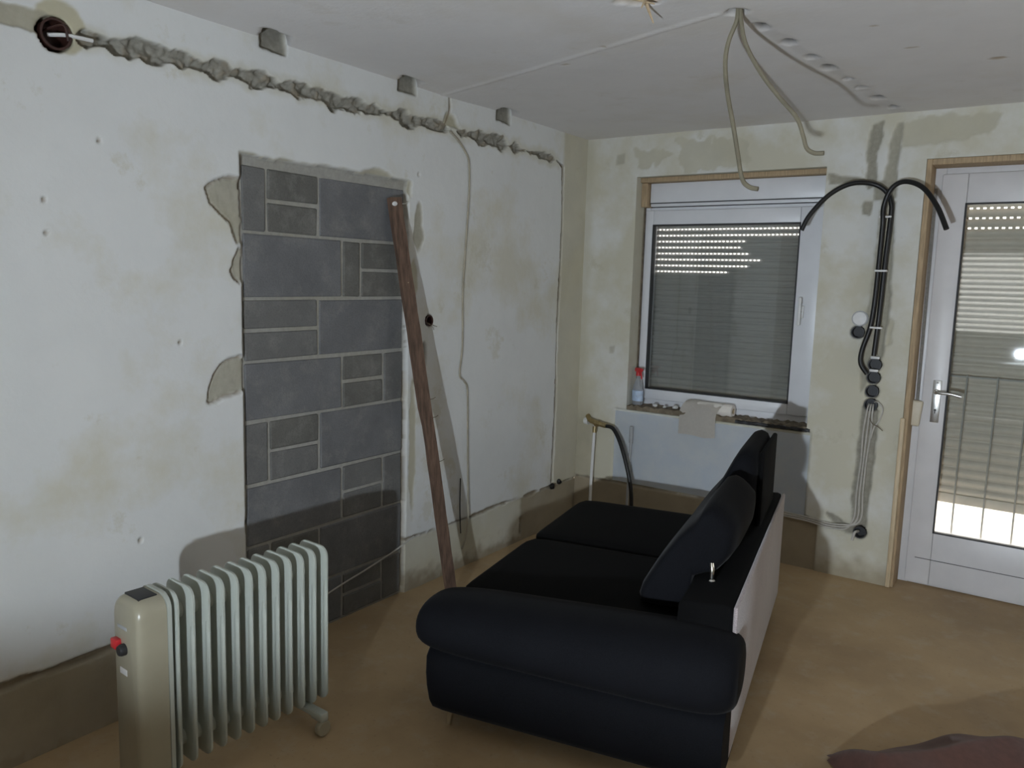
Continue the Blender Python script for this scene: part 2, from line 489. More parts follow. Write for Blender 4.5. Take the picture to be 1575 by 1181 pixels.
# bricked-up doorway: broken plaster edges and hinge pockets
door_poly = [(NY0, -0.1), (NY0, NZ1), (NY0 + 0.3, NZ1 + 0.006), (NY1, NZ1 + 0.012), (NY1, -0.1)]
sd = sdf_poly(U, V, door_poly)
pock = np.full_like(U, 1e3)
for p in ([(1.90, 1.905), (1.815, 1.888), (1.775, 1.868), (1.742, 1.845), (1.757, 1.80), (1.80, 1.762), (1.835, 1.735), (1.857, 1.66), (1.90, 1.64)],
          [(1.90, 1.66), (1.868, 1.64), (1.85, 1.60), (1.835, 1.555), (1.850, 1.53), (1.90, 1.50)],
          [(1.90, 1.235), (1.825, 1.222), (1.785, 1.205), (1.755, 1.17), (1.738, 1.12), (1.726, 1.075), (1.75, 1.07), (1.79, 1.088), (1.90, 1.10)]):
    pock = np.minimum(pock, sdf_poly(U, V, p))
s = smst(0.004, -0.012, pock + rag * 0.022); dep = np.maximum(dep, s * (0.016 + 0.012 * rag)); red = np.maximum(red, s * 0.8); grn = np.maximum(grn, s * 0.5)
s = smst(0.005, 0.0, np.abs(pock + rag * 0.022) - 0.003) * (sd > 0.012); dep = np.maximum(dep, s * 0.022); blu = np.maximum(blu, 0.7 * s)
# crumbled upper edge
topc = smst(0.006, -0.010, np.maximum(np.maximum(NY0 - 0.005 - U, U - NY1 - 0.02), np.maximum(V - NZ1 - 0.008 - 0.03 * np.exp(-((U - 2.60) / 0.09) ** 2), NZ1 - 0.06 - V)) + rag * 0.03)
dep = np.maximum(dep, topc * 0.012); red = np.maximum(red, topc * 0.9); grn = np.maximum(grn, topc * 0.35)
ins = smst(0.003, -0.005, sd + rag * 0.018 * (V > 0.05)); dep = np.where(ins > 0, np.maximum(dep, ins * 0.026), dep)
grn = np.where(ins > 0.5, 0.80, np.maximum(grn, ins * 0.7)); red = np.where(ins > 0.5, 0, red); blu = np.where(ins > 0.5, 0, blu)
# open joint along the jambs
jl = smst(0.006, 0.0, np.abs(U - NY0 - 0.006 + rag * 0.012) - 0.004) * (V < NZ1 - 0.01)
jl = jl * np.where((V > 1.50) & (V < 1.86), 0.25, 1) * np.where((V > 1.10) & (V < 1.23), 0.0, 1)
dep = np.maximum(dep, jl * 0.06); blu = np.maximum(blu, jl)
jr = smst(0.005, 0.0, np.abs(U - NY1 + 0.003 + rag * 0.012) - 0.002) * (V < 1.10)
dep = np.maximum(dep, jr * 0.045); blu = np.maximum(blu, jr)
# repaired patches right of the doorway
for (cy, cz, ry, rz, dd) in ((2.872, 1.78, 0.034, 0.125, 0.006), (2.845, 1.55, 0.026, 0.09, 0.004), (2.87, 1.12, 0.028, 0.10, 0.006), (2.845, 0.75, 0.022, 0.35, 0.003)):
    s = smst(1.15, 0.75, np.hypot((U - cy) / ry, (V - cz) / rz) + rag * 0.9)
    dep = np.maximum(dep, s * dd); red = np.maximum(red, s * 0.85); grn = np.maximum(grn, s * (0.6 if dd > 0.005 else 0.15))
s = smst(1.2, 0.7, np.hypot((U - 2.925) / 0.016, (V - 1.165) / 0.075) + rag * 0.8); dep = np.maximum(dep, s * 0.03); grn = np.maximum(grn, s); blu = np.maximum(blu, s * 0.5)
# round socket hole
SOCK = (2.957, 1.342)
s = smst(0.004, -0.003, np.hypot(U - SOCK[0], V - SOCK[1]) - 0.026); dep = np.maximum(dep, s * 0.05); blu = np.maximum(blu, s)
# drill holes
for (y, z) in ((1.185, 1.751), (1.188, 1.653), (2.87, 2.03), (1.62, 1.30), (1.45, 0.62), (1.36, 1.95)):
    s = smst(0.010, 0.003, np.hypot(U - y, V - z)); dep = np.maximum(dep, s * 0.012); blu = np.maximum(blu, s * 0.8)
# notches at the ceiling edge
NOTCH = ((2.035, 0.060, 0.105), (2.785, 0.062, 0.078), (3.535, 0.062, 0.070))
for (y, hw, w) in NOTCH:
    s = smst(0.006, -0.004, np.maximum(np.abs(U - y) - hw, 2.384 - V) + rag * 0.02)
    dep = np.maximum(dep, s * 0.022); grn = np.maximum(grn, s); red = np.maximum(red, s)
mask = np.stack([red, grn, blu], -1)
ex_co, ex_q = [], []
wall_left = relief('wall_left', us, vs, dep, mask, lambda U, V, D: (XL - D, U, V), M_WALL)
# the plain rest of the wall behind the camera
bm = bmesh.new(); box2(bm, (XL - 0.10, YB, 0), (XL, 0.56, ZC)); o = finish(bm, 'wall_left_rear', M_PLAIN, None, False); o['kind'] = 'structure'
bm = bmesh.new(); box2(bm, (XL - 0.22, 0.4, -0.05), (XL - 0.12, YF + 0.3, ZC + 0.12)); finish(bm, 'masonry_backing', M_BLOCKS[1], wall_left, False)

# concrete blocks in the doorway, each a block of its own
J = 0.0075
rows = [(1.703, 1.955), (1.452, 1.703), (1.206, 1.452), (0.968, 1.206), (0.712, 0.968), (0.462, 0.712), (0.212, 0.462), (0.0, 0.212)]
big_right = [(NY0 + 0.01, 2.012, 0, 0), (2.012, 2.274, 1, 0), (2.274, NY1 - 0.006, 0, 1)]
big_left = [(NY0 + 0.01, 2.405, 0, 1), (2.405, 2.515, 0, 2), (2.515, NY1 - 0.006, 1, 2)]
mid_left = [(NY0 + 0.01, 2.270, 1, 0), (2.270, NY1 - 0.006, 0, 1)]
big_left2 = [(NY0 + 0.01, 2.405, 0, 1), (2.405, 2.660, 1, 0), (2.660, NY1 - 0.006, 0, 0)]
layout = [big_right, big_left, mid_left, big_left2, big_right, big_left2, big_right, big_left2]
for (z0, z1), cells in zip(rows, layout):
    for (y0, y1, split, tone) in cells:
        parts = [(z0, (z0 + z1) / 2), ((z0 + z1) / 2, z1)] if split else [(z0, z1)]
        for (a, b) in parts:
            x0 = XL - 0.017 - random.uniform(0, 0.004)
            bm = bmesh.new()
            box2(bm, (x0 - 0.05, y0 + J, a + J), (x0, y1 - J, b - J), 0.004, 1)
            for v in bm.verts:
                v.co.y += random.uniform(-0.0025, 0.0025); v.co.z += random.uniform(-0.0025, 0.0025); v.co.x += random.uniform(-0.001, 0.001)
            tone_m = M_BLOCKS[0] if tone == 1 else (M_BLOCKS[2] if (tone == 2 or (split and random.random() < 0.75)) else M_BLOCKS[1])
            finish(bm, 'block', tone_m, wall_left, False)

# ------------------------------------------------------------------ window wall
WX0, WX1, WZ0, WZ1 = -2.20, -1.10, 0.765, 2.19
DX0, DX1, DZ1 = -0.628, 0.46, 2.20
us = gridlines(XL - 0.01, 1.0, 0.008, [WX0, WX1, DX0, DX1])
vs = gridlines(-0.01, 2.46, 0.008, [WZ0, WZ1, DZ1])
U, V = np.meshgrid(us, vs, indexing='ij')
dep = (fbm(U, V, 0.30, 43) - 0.5) * 0.008
rag = (fbm(U, V, 0.06, 51, 4) - 0.5); rag2 = (fbm(U, V, 0.13, 52, 3) - 0.5)
red = np.zeros_like(U); grn = np.zeros_like(U); blu = np.zeros_like(U)
edge = np.maximum(np.maximum(WX0 - U, U - WX1), np.maximum(WZ0 - V, V - WZ1))
# radiator recess lining under the window
PX0, PX1, PZ0, PZ1 = -2.285, -1.075, 0.30, 0.765
s = smst(0.003, -0.004, np.maximum(np.maximum(PX0 - U, U - PX1), np.maximum(PZ0 - 0.02 - V, V - PZ1)) + rag * 0.006); dep = np.maximum(dep, s * 0.016)
# brown strip and dirt at the bottom
low = smst(0.004, -0.006, V - 0.285 - 0.02 * (vnoise(U, V * 0, 0.3, 3) - 0.5)) * (U < -1.0)
dep = dep + low * 0.008; red = np.maximum(red, low); blu = np.maximum(blu, low * 0.75)
d = np.abs(V - 0.287 - 0.02 * (vnoise(U, V * 0, 0.3, 3) - 0.5)); a, s = carve(d, 0.006, 0.016, 0.02, 0.006); s = s * (U < -1.06); dep = np.maximum(dep, a * (U < -1.06)); grn = np.maximum(grn, s); blu = np.maximum(blu, s * 0.4)
t = smst(0.16, 0.0, V + rag * 0.12) * (U > -1.06); red = np.maximum(red, t); blu = np.maximum(blu, t * 0.55)
# warm bare strip beside the corner, low down
t = smst(-2.40, -2.47, U + rag * 0.05) * smst(0.95, 0.6, V); red = np.maximum(red, t); blu = np.maximum(blu, 0.25 * t)
# bare plaster beside the corner and around the openings
t = smst(-2.47, -2.53, U + rag * 0.03); red = np.maximum(red, 0.6 * t)
# grey chased patches above the conduits
def patch(poly, dd, g, r=0.9, jag=0.03):
    global dep, red, grn
    s = smst(0.006, -0.008, sdf_poly(U, V, poly) + rag * jag)
    dep = np.maximum(dep, s * dd * (1 + rag)); red = np.maximum(red, s * r); grn = np.maximum(grn, s * g)
patch([(-0.895, 2.385), (-0.845, 2.395), (-0.835, 2.33), (-0.865, 2.24), (-0.85, 2.08), (-0.895, 2.06), (-0.905, 2.22), (-0.915, 2.30)], 0.012, 0.75)
patch([(-0.80, 2.30), (-0.775, 2.385), (-0.752, 2.385), (-0.755, 2.22), (-0.765, 1.98), (-0.815, 1.98), (-0.812, 2.15)], 0.014, 0.55)
patch([(-1.095, 2.155), (-1.08, 2.10), (-0.93, 2.09), (-0.865, 2.115), (-0.86, 1.98), (-0.87, 1.93), (-0.905, 1.94), (-0.90, 2.0), (-0.76, 2.02), (-0.76, 2.10), (-0.88, 2.10), (-0.95, 2.13)], 0.012, 0.70)
patch([(-0.82, 2.0), (-0.755, 2.0), (-0.745, 1.6), (-0.735, 1.45), (-0.75, 1.2), (-0.84, 1.02), (-0.855, 1.15), (-0.845, 1.45), (-0.83, 1.6)], 0.014, 0.55)
patch([(-0.74, 1.42), (-0.715, 1.40), (-0.71, 1.28), (-0.745, 1.26)], 0.006, 0.05)
patch([(-0.83, 0.95), (-0.745, 0.93), (-0.745, 0.78), (-0.75, 0.5), (-0.765, 0.26), (-0.825, 0.26), (-0.845, 0.5), (-0.83, 0.75)], 0.012, 0.85)
patch([(-0.96, 0.335), (-0.93, 0.33), (-0.83, 0.285), (-0.82, 0.25), (-0.90, 0.255)], 0.012, 0.9)
patch([(-2.345, 2.33), (-2.29, 2.335), (-2.29, 2.275), (-2.345, 2.27)], 0.004, 0.25, 0.8, 0.01)
patch([(-2.335, 1.15), (-2.30, 1.16), (-2.305, 1.11), (-2.335, 1.11)], 0.004, 0.35, 0.5, 0.01)
# peeled bare-plaster field above the window with pale filler in it
patch([(-2.22, 2.35), (-2.06, 2.36), (-1.98, 2.31), (-2.05, 2.24), (-2.20, 2.24)], 0.003, 0.02, 0.8, 0.08)
patch([(-1.95, 2.38), (-1.55, 2.39), (-1.50, 2.24), (-1.90, 2.21)], 0.003, 0.0, 0.75, 0.10)
patch([(-0.62, 2.41), (-0.30, 2.40), (-0.38, 2.31), (-0.58, 2.26), (-0.75, 2.27), (-0.74, 2.38)], 0.004, 0.06, 0.8, 0.06)
# round box holes
BOXES = [(-0.785, 1.166), (-0.786, 1.098), (-0.787, 1.025), (-0.787, 0.953)]
HOLES = BOXES + [(-0.881, 1.330), (-0.786, 0.262)]
for (x, z) in HOLES:
    s = smst(0.004, -0.003, np.hypot(U - x, V - z) - 0.033); dep = np.where(s > 0, np.maximum(dep, s * 0.05), dep); blu = np.maximum(blu, s)
mask = np.stack([red, grn, blu], -1)
# reveals of the two openings (to the outside)
YO = 4.80
ex_co, ex_q = [], []
def quad(*p):
    n = len(ex_co); ex_co.extend(p); ex_q.append((n, n + 1, n + 2, n + 3))
for (x0, x1, z0, z1) in ((WX0, WX1, WZ0, WZ1), (DX0, DX1, 0.0, DZ1)):
    quad((x0, YF, z0), (x0, YO, z0), (x0, YO, z1), (x0, YF, z1))
    quad((x1, YF, z0), (x1, YO, z0), (x1, YO, z1), (x1, YF, z1))
    quad((x0, YF, z1), (x1, YF, z1), (x1, YO, z1), (x0, YO, z1))
    if z0 > 0: quad((x0, YF, z0), (x1, YF, z0), (x1, YO, z0), (x0, YO, z0))
wall_far = relief('wall_far', us, vs, dep, mask, lambda U, V, D: (U, YF + D, V), M_WALL2,
                  keep=lambda u, v: ~(((u > WX0) & (u < WX1) & (v > WZ0) & (v < WZ1)) | ((u > DX0) & (u < DX1) & (v < DZ1))),
                  extra=(ex_co, ex_q, (0.45, 0.0, 0.0)))
bm = bmesh.new(); box2(bm, (0.98, YF, 0), (XR, YF + 0.3, ZC)); o = finish(bm, 'wall_far_side', M_PLAIN, None, False); o['kind'] = 'structure'
# lining in the recess below the window
bm = bmesh.new()
n = 26
g = [[bm.verts.new((PX0 + 0.006 + (PX1 - PX0 - 0.012) * i / n, YF + 0.010 + random.uniform(-0.0012, 0.0012), PZ0 - 0.004 + (PZ1 - 0.012 - PZ0) * j / 10)) for j in range(11)] for i in range(n + 1)]
for i in range(n):
    for j in range(10): bm.faces.new((g[i][j], g[i + 1][j], g[i + 1][j + 1], g[i][j + 1]))
bmesh.ops.solidify(bm, geom=bm.faces[:], thickness=-0.004)
finish(bm, 'recess_lining', M_FOIL, wall_far)['label'] = 'bluish white lining under the window'

# ------------------------------------------------------------------ ceiling
us = np.arange(XL - 0.03, 1.2, 0.0115); vs = np.arange(1.15, YF + 0.03, 0.0115)
U, V = np.meshgrid(us, vs, indexing='ij')
dep = (fbm(U, V, 0.5, 63) - 0.5) * 0.008
rag = (fbm(U, V, 0.07, 71, 4) - 0.5); rag2 = (fbm(U, V, 0.14, 72, 3) - 0.5)
red = np.zeros_like(U); grn = np.zeros_like(U); blu = np.zeros_like(U)
for (y, hw, w) in NOTCH:
    s = smst(0.008, -0.006, np.maximum(np.abs(V - y + 0.6 * (U - XL)) - hw, U - XL - w) + rag * 0.03)
    dep = np.maximum(dep, s * 0.07); red = np.maximum(red, s); grn = np.maximum(grn, 0.5 * s)
cl = [(-0.95, 2.60), (-0.935, 2.80), (-0.915, 3.03), (-0.89, 3.3), (-0.85, 3.6), (-0.81, 4.0), (-0.765, 4.45)]
d = seg_dist(U, V, cl)
s = smst(0.035, 0.015, d + rag * 0.04); grn = np.maximum(grn, 0.10 * s); dep = np.maximum(dep, 0.002 * s)
for (x, y, ln) in ((-0.941, 2.787, 0.07), (-0.913, 3.036, 0.055), (-0.895, 3.25, 0.05), (-0.87, 3.44, 0.055), (-0.845, 3.66, 0.04), (-0.825, 3.83, 0.04), (-0.80, 4.07, 0.06), (-0.775, 4.30, 0.06)):
    s = smst(1.2, 0.7, np.hypot((U - x) / 0.022, (V - y) / (ln * 0.75)) + rag * 1.2)
    dep = np.maximum(dep, s * 0.022); grn = np.maximum(grn, s)  # shade put into the chip colour, as the lamp lights their far faces
s = smst(1.1, 0.75, np.hypot((U + 0.95) / 0.030, (V - 2.585) / 0.035) + rag * 0.7); dep = np.maximum(dep, s * 0.035); grn = np.maximum(grn, s)
# broken patch with splintered lath
s = smst(1.15, 0.8, np.hypot((U + 1.17) / 0.075, (V - 2.33) / 0.06) + rag * 1.1); dep = np.maximum(dep, s * 0.02); red = np.maximum(red, s); blu = np.maximum(blu, 0.7 * s)
for (x, y, r) in ((-0.40, 2.75, 0.05), (-0.62, 2.98, 0.012), (-1.5, 2.7, 0.012), (-1.75, 2.85, 0.015), (-0.55, 3.3, 0.02), (-0.3, 3.6, 0.03)):
    s = smst(1.2, 0.7, np.hypot((U - x) / r, (V - y) / (r * 0.5)) + rag * 1.0); red = np.maximum(red, s); blu = np.maximum(blu, 0.5 * s); dep = np.maximum(dep, s * 0.004)
# raised joint between two panels
d = seg_dist(U, V, [(XL, 3.03), (-1.9, 2.84), (-1.0, 2.57)])
dep = dep - 0.006 * smst(0.012, 0.002, d + rag * 0.006)
dep = dep + 0.012 * smst(0.0, 0.5, (V - 3.03) + (U - XL) * 0.30)
mask = np.stack([red, grn, blu], -1)
ceil = relief('ceiling', us, vs, dep, mask, lambda U, V, D: (U, V, ZC + D), M_CEIL)
bm = bmesh.new(); box2(bm, (XL - 0.25, YB - 0.3, ZC + 0.12), (XR + 0.2, YF + 0.4, ZC + 0.22)); finish(bm, 'ceiling_slab', M_PLAIN, ceil, False)
bm = bmesh.new(); box2(bm, (XL, YB, ZC), (XR, 1.16, ZC + 0.10)); box2(bm, (1.19, 1.15, ZC), (XR, YF, ZC + 0.10)); o = finish(bm, 'ceiling_rear', M_PLAIN, None, False); o['kind'] = 'structure'
# splinters of lath in the broken patch
bm = bmesh.new()
for (x, y, dx, dy, dz) in ((-1.20, 2.33, 0.07, 0.02, -0.012), (-1.17, 2.36, 0.02, 0.03, -0.055), (-1.13, 2.31, -0.04, 0.03, -0.02)):
    tube(bm, [(x, y, ZC + 0.012), (x + dx, y + dy, ZC + dz)], lambda t: 0.006 * (1 - 0.8 * t) + 0.001, 5, False)
finish(bm, 'lath_splinter', M_PALEWOOD, ceil)

# ------------------------------------------------------------------ floor
us = np.arange(XL - 0.08, XR + 0.05, 0.02); vs = np.arange(YB, YO, 0.02)
U, V = np.meshgrid(us, vs, indexing='ij')
dep = (fbm(U, V, 0.6, 83) - 0.5) * 0.008 + 0.003
mask = np.zeros(U.shape + (3,))
floor = relief('floor', us, vs, dep, mask, lambda U, V, D: (U, V, -D), M_FLOOR)

# rear wall with its window, right wall
RX0, RX1, RZ0, RZ1 = -1.22, 0.35, 1.00, 2.12
bm = bmesh.new()
box2(bm, (XL - 0.1, YB - 0.25, 0), (RX0, YB, ZC)); box2(bm, (RX1, YB - 0.25, 0), (XR + 0.1, YB, ZC))
box2(bm, (RX0, YB - 0.25, 0), (RX1, YB, RZ0)); box2(bm, (RX0, YB - 0.25, RZ1), (RX1, YB, ZC))
wall_rear = finish(bm, 'wall_rear', M_PLAIN, None, False); wall_rear['kind'] = 'structure'
SY0, SY1, SZ0, SZ1 = 2.50, 3.50, 0.85, 2.20
bm = bmesh.new()
box2(bm, (XR, YB, 0), (XR + 0.2, SY0, ZC)); box2(bm, (XR, SY1, 0), (XR + 0.2, YF + 0.3, ZC))
box2(bm, (XR, SY0, 0), (XR + 0.2, SY1, SZ0)); box2(bm, (XR, SY0, SZ1), (XR + 0.2, SY1, ZC))
o = finish(bm, 'wall_right', M_PLAIN, None, False); o['kind'] = 'structure'
bm = bmesh.new(); box2(bm, (-6, YO, -0.12), (6, 12, -0.03)); o = finish(bm, 'terrace_ground', M_GROUND, None, False); o['kind'] = 'structure'

def ring(bm, x0, x1, z0, z1, w, y0, y1, bev=0.004):
    ws = w if isinstance(w, tuple) else (w, w, w, w)      # left right bottom top
    box2(bm, (x0, y0, z0), (x0 + ws[0], y1, z1), bev); box2(bm, (x1 - ws[1], y0, z0), (x1, y1, z1), bev)
    box2(bm, (x0 + ws[0], y0, z0), (x1 - ws[1], y1, z0 + ws[2]), bev); box2(bm, (x0 + ws[0], y0, z1 - ws[3]), (x1 - ws[1], y1, z1), bev)

# ------------------------------------------------------------------ window
def structure(name, loc):
    o = bpy.data.objects.new(name, None); o.empty_display_size = 0.05; COL.objects.link(o); o['kind'] = 'structure'; return o
w1 = structure('window_1', (0, 0, 0))
bm = bmesh.new(); ring(bm, WX0 + 0.004, WX1 - 0.001, 0.768, 2.018, (0.032, 0.033, 0.082, 0.033), 4.585, 4.655); finish(bm, 'window_frame', M_UPVC, w1)
bm = bmesh.new(); ring(bm, WX0 + 0.022, WX1 - 0.020, 0.832, 1.998, (0.048, 0.126, 0.066, 0.088), 4.562, 4.63, 0.006); sash = finish(bm, 'sash', M_UPVC, w1)
bm = bmesh.new(); ring(bm, WX0 + 0.066, WX1 - 0.142, 0.894, 1.914, 0.008, 4.5605, 4.60, 0.001); finish(bm, 'glazing_seal', M_GAP, sash)
bm = bmesh.new(); box2(bm, (WX0 + 0.06, 4.602, 0.88), (WX1 - 0.13, 4.606, 1.925)); finish(bm, 'pane', M_HAZY, sash, False)
bm = bmesh.new()
box2(bm, (-1.222, 4.548, 1.385), (-1.190, 4.562, 1.455), 0.005); box2(bm, (-1.214, 4.515, 1.345), (-1.196, 4.530, 1.50), 0.006)
tube(bm, [(-1.206, 4.556, 1.42), (-1.206, 4.52, 1.42)], 0.008, 8, False); tube(bm, [(-1.206, 4.556, 1.47), (-1.206, 4.523, 1.49)], 0.005, 8, False)
finish(bm, 'window_handle', M_WHITE, sash)
# shutter box cover above, raw wood strips around the opening
bm = bmesh.new(); box2(bm, (WX0 + 0.045, 4.556, 2.045), (WX1 - 0.004, 4.572, 2.160), 0.002); finish(bm, 'shutter_box_cover', M_UPVC, w1)
bm = bmesh.new(); box2(bm, (WX0 + 0.045, 4.566, 2.022), (WX1 - 0.004, 4.60, 2.043), 0.002); finish(bm, 'cover_ledge', M_UPVC, w1)
bm = bmesh.new(); box2(bm, (WX0 + 0.044, 4.562, 2.0395), (WX1 - 0.004, 4.575, 2.0455)); finish(bm, 'cover_gap', M_GAP, w1, False)
bm = bmesh.new(); box2(bm, (WX0 + 0.001, 4.50, 2.162), (WX1 - 0.001, 4.60, 2.189), 0.002); finish(bm, 'head_strip', M_WOODTRIM, w1)
bm = bmesh.new(); box2(bm, (WX0 + 0.001, 4.52, 2.018), (WX0 + 0.040, 4.60, 2.161), 0.002); finish(bm, 'side_strip', M_WOODTRIM, w1)
bm = bmesh.new(); box2(bm, (WX0 + 0.001, 4.565, 0.79), (WX0 + 0.007, 4.66, 2.017)); finish(bm, 'foam_joint', M_FOAM, w1)
bm = bmesh.new(); box2(bm, (WX0, 4.655, 2.012), (WX1, 4.79, 2.19)); finish(bm, 'shutter_box', M_UPVC, w1)
# bed where the inner sill was torn out
bm = bmesh.new()
box2(bm, (WX0 + 0.003, 4.452, 0.766), (WX1 + 0.0, 4.60, 0.792))
bmesh.ops.subdivide_edges(bm, edges=[e for e in bm.edges if abs(e.verts[0].co.x - e.verts[1].co.x) > 0.1], cuts=70)
for v in bm.verts:
    if v.co.z > 0.78: v.co.z += random.uniform(-0.006, 0.010); v.co.y += random.uniform(-0.002, 0.004)
finish(bm, 'sill_bed', M_FOAM, w1)
bm = bmesh.new()
box2(bm, (-1.50, 4.437, 0.770), (-1.082, 4.560, 0.786), 0.003)
bmesh.ops.subdivide_edges(bm, edges=[e for e in bm.edges if abs(e.verts[0].co.x - e.verts[1].co.x) > 0.1], cuts=30)
for v in bm.verts: v.co.z += random.uniform(-0.004, 0.004); v.co.y += random.uniform(-0.003, 0.003)
finish(bm, 'broken_sill', M_DARK, w1)['label'] = 'broken dark end of the old sill'

# ------------------------------------------------------------------ roller shutters
def slat_mesh(name, x0, x1, pitch, slot_to=None, m=None, tie=0.0125, step=0.0245, slot_h=0.0080):
    """one curved shutter slat (origin at its bottom edge, centre of depth); slots along the top edge from x0 to slot_to"""
    bm = bmesh.new()
    h = pitch - slot_h
    n = 5
    pr = []
    for k in range(n + 1):
        t = k / n
        pr.append((-0.011 * math.sin(math.pi * t) ** 0.8 - 0.001, h * t))
    front = [[bm.verts.new((x, y, z)) for (y, z) in pr] for x in (x0, x1)]
    back = [[bm.verts.new((x, y + 0.004, z)) for (y, z) in pr] for x in (x0, x1)]
    for k in range(n):
        bm.faces.new((front[0][k], front[1][k], front[1][k + 1], front[0][k + 1]))
        bm.faces.new((back[0][k], back[0][k + 1], back[1][k + 1], back[1][k]))
    for A in (0, 1):
        for k in range(n): bm.faces.new((front[A][k], front[A][k + 1], back[A][k + 1], back[A][k]))
    bm.faces.new((front[0][0], back[0][0], back[1][0], front[1][0])); bm.faces.new((front[0][n], front[1][n], back[1][n], back[0][n]))
    xs = x0
    if slot_to is not None:
        while xs < slot_to:
            box2(bm, (xs, 0.001, h - 0.0005), (min(xs + tie, x1), 0.003, pitch + 0.0005)); xs += step
    if xs < x1: box2(bm, (min(xs, x1 - 0.001) if slot_to is not None else x0, 0.001, h - 0.0005), (x1, 0.003, pitch + 0.0005))
    bmesh.ops.recalc_face_normals(bm, faces=bm.faces)
    me = bpy.data.meshes.new(name); bm.to_mesh(me); bm.free(); me.materials.append(m)
    return me

sh = thing('roller_shutter', (0, 4.70, 0.86), 'closed grey roller shutter outside the window, light leaking through its upper slots', 'shutter')
P = 0.037
sx0, sx1 = WX0 + 0.012, WX1 - 0.012
solid = slat_mesh('slat', sx0, sx1, P, None, M_SLAT)
nsl = 31
for k in range(nsl):
    zt = 0.86 + P * (k + 1)
    row = int(round((1.900 - zt) / P))        # 0 = first row under the top of the pane
    if 0 <= row <= 1 or row < 0: me = slat_mesh('slat', sx0, sx1, P, sx1, M_SLAT)
    elif row <= 7: me = slat_mesh('slat', sx0, sx1, P, sx0 + [0.52, 0.50, 0.56, 0.62, 0.55, 0.44, 0.36][row - 2] + 0.05, M_SLAT)  # slots stop partway, standing in for daylight blocked on the right
    else: me = solid
    o = link(bpy.data.objects.new('slat', me), sh); o.location = (0, 0, P * k)
bm = bmesh.new(); box2(bm, (sx0, -0.008, -0.052), (sx1, 0.010, 0.0), 0.003); finish(bm, 'end_bar', M_SLAT2, sh)
for x in (WX0, WX1 - 0.022):
    bm = bmesh.new(); box2(bm, (x, -0.04, -0.06), (x + 0.022, -0.012, 1.17), 0.002); box2(bm, (x, 0.016, -0.06), (x + 0.022, 0.05, 1.17), 0.002); finish(bm, 'guide_rail', M_UPVC, sh)

DG0, DG1, DGB, DGT = -0.455, 0.29, 0.292, 1.995
sh2 = thing('roller_shutter', (0, 4.74, 0.485), 'beige roller shutter behind the glazed door, raised off the ground', 'shutter')
P2 = 0.050
dx0, dx1 = DX0 + 0.012, DX1 - 0.012
solid2 = slat_mesh('slat', dx0, dx1, P2, None, M_SLAT2)
slot2 = slat_mesh('slat', dx0, dx1, P2, dx1, M_SLAT2, 0.016, 0.030, 0.0085)
for k in range(33):
    zt = 0.485 + P2 * (k + 1)
    me = slot2 if zt > 1.86 else solid2
    o = link(bpy.data.objects.new('slat', me), sh2); o.location = (0, 0, P2 * k)
bm = bmesh.new(); box2(bm, (dx0, -0.010, -0.05), (dx1, 0.012, 0.0), 0.003); finish(bm, 'end_bar', M_SLAT2, sh2)
for x in (DX0, DX1 - 0.022):
    bm = bmesh.new(); box2(bm, (x, -0.05, -0.48), (x + 0.022, -0.014, 1.7), 0.002); box2(bm, (x, 0.018, -0.48), (x + 0.022, 0.055, 1.7), 0.002); finish(bm, 'guide_rail', M_UPVC, sh2)

# ------------------------------------------------------------------ glazed door
d1 = structure('door_1', (0, 0, 0))
bm = bmesh.new()
box2(bm, (DX0 + 0.001, 4.60, 0.0), (DX0 + 0.075, 4.67, DZ1 - 0.001), 0.003); box2(bm, (DX1 - 0.075, 4.60, 0.0), (DX1 - 0.001, 4.67, DZ1 - 0.001), 0.003)
box2(bm, (DX0 + 0.075, 4.60, DZ1 - 0.085), (DX1 - 0.075, 4.67, DZ1 - 0.001), 0.003); box2(bm, (DX0 + 0.075, 4.605, 0.0), (DX1 - 0.075, 4.67, 0.05), 0.003)
finish(bm, 'door_frame', M_UPVC2, d1)
bm = bmesh.new(); ring(bm, DX0 + 0.060, DX1 - 0.06, 0.012, DZ1 - 0.06, (0.115, 0.115, 0.285, 0.150), 4.585, 4.65, 0.006); leaf = finish(bm, 'door_leaf', M_UPVC2, d1)
bm = bmesh.new(); box2(bm, (DX0 + 0.10, 4.583, 0.146), (DX1 - 0.10, 4.587, 0.149)); finish(bm, 'panel_seam', M_GAP, leaf, False)
bm = bmesh.new(); ring(bm, DG0 - 0.002, DG1 - 0.002, DGB, DGT, 0.007, 4.5835, 4.61, 0.001); finish(bm, 'glazing_seal', M_GAP, leaf)
bm = bmesh.new(); box2(bm, (DG0 - 0.01, 4.612, DGB - 0.01), (DG1 + 0.01, 4.617, DGT + 0.01)); finish(bm, 'pane', M_GLASSD, leaf, False)
bm = bmesh.new(); box2(bm, (-0.520, 4.577, 0.880), (-0.480, 4.586, 1.100), 0.003); plate = finish(bm, 'handle_plate', M_STEEL, leaf)
bm = bmesh.new()
for z in (0.892, 1.088): lathe(bm, [(0.005, 0), (0.004, -0.002)], (-0.500, 4.577, z), 'y', 10)
finish(bm, 'screw', M_CHROME, plate)
bm = bmesh.new(); lathe(bm, [(0.006, 0), (0.006, -0.001)], (-0.500, 4.577, 0.945), 'y', 12); box2(bm, (-0.5025, 4.5755, 0.927), (-0.4975, 4.577, 0.944)); finish(bm, 'keyhole', M_DARK, plate)
bm = bmesh.new(); lathe(bm, [(0.014, 0.0), (0.014, -0.008), (0.010, -0.012)], (-0.500, 4.577, 1.040), 'y', 16)
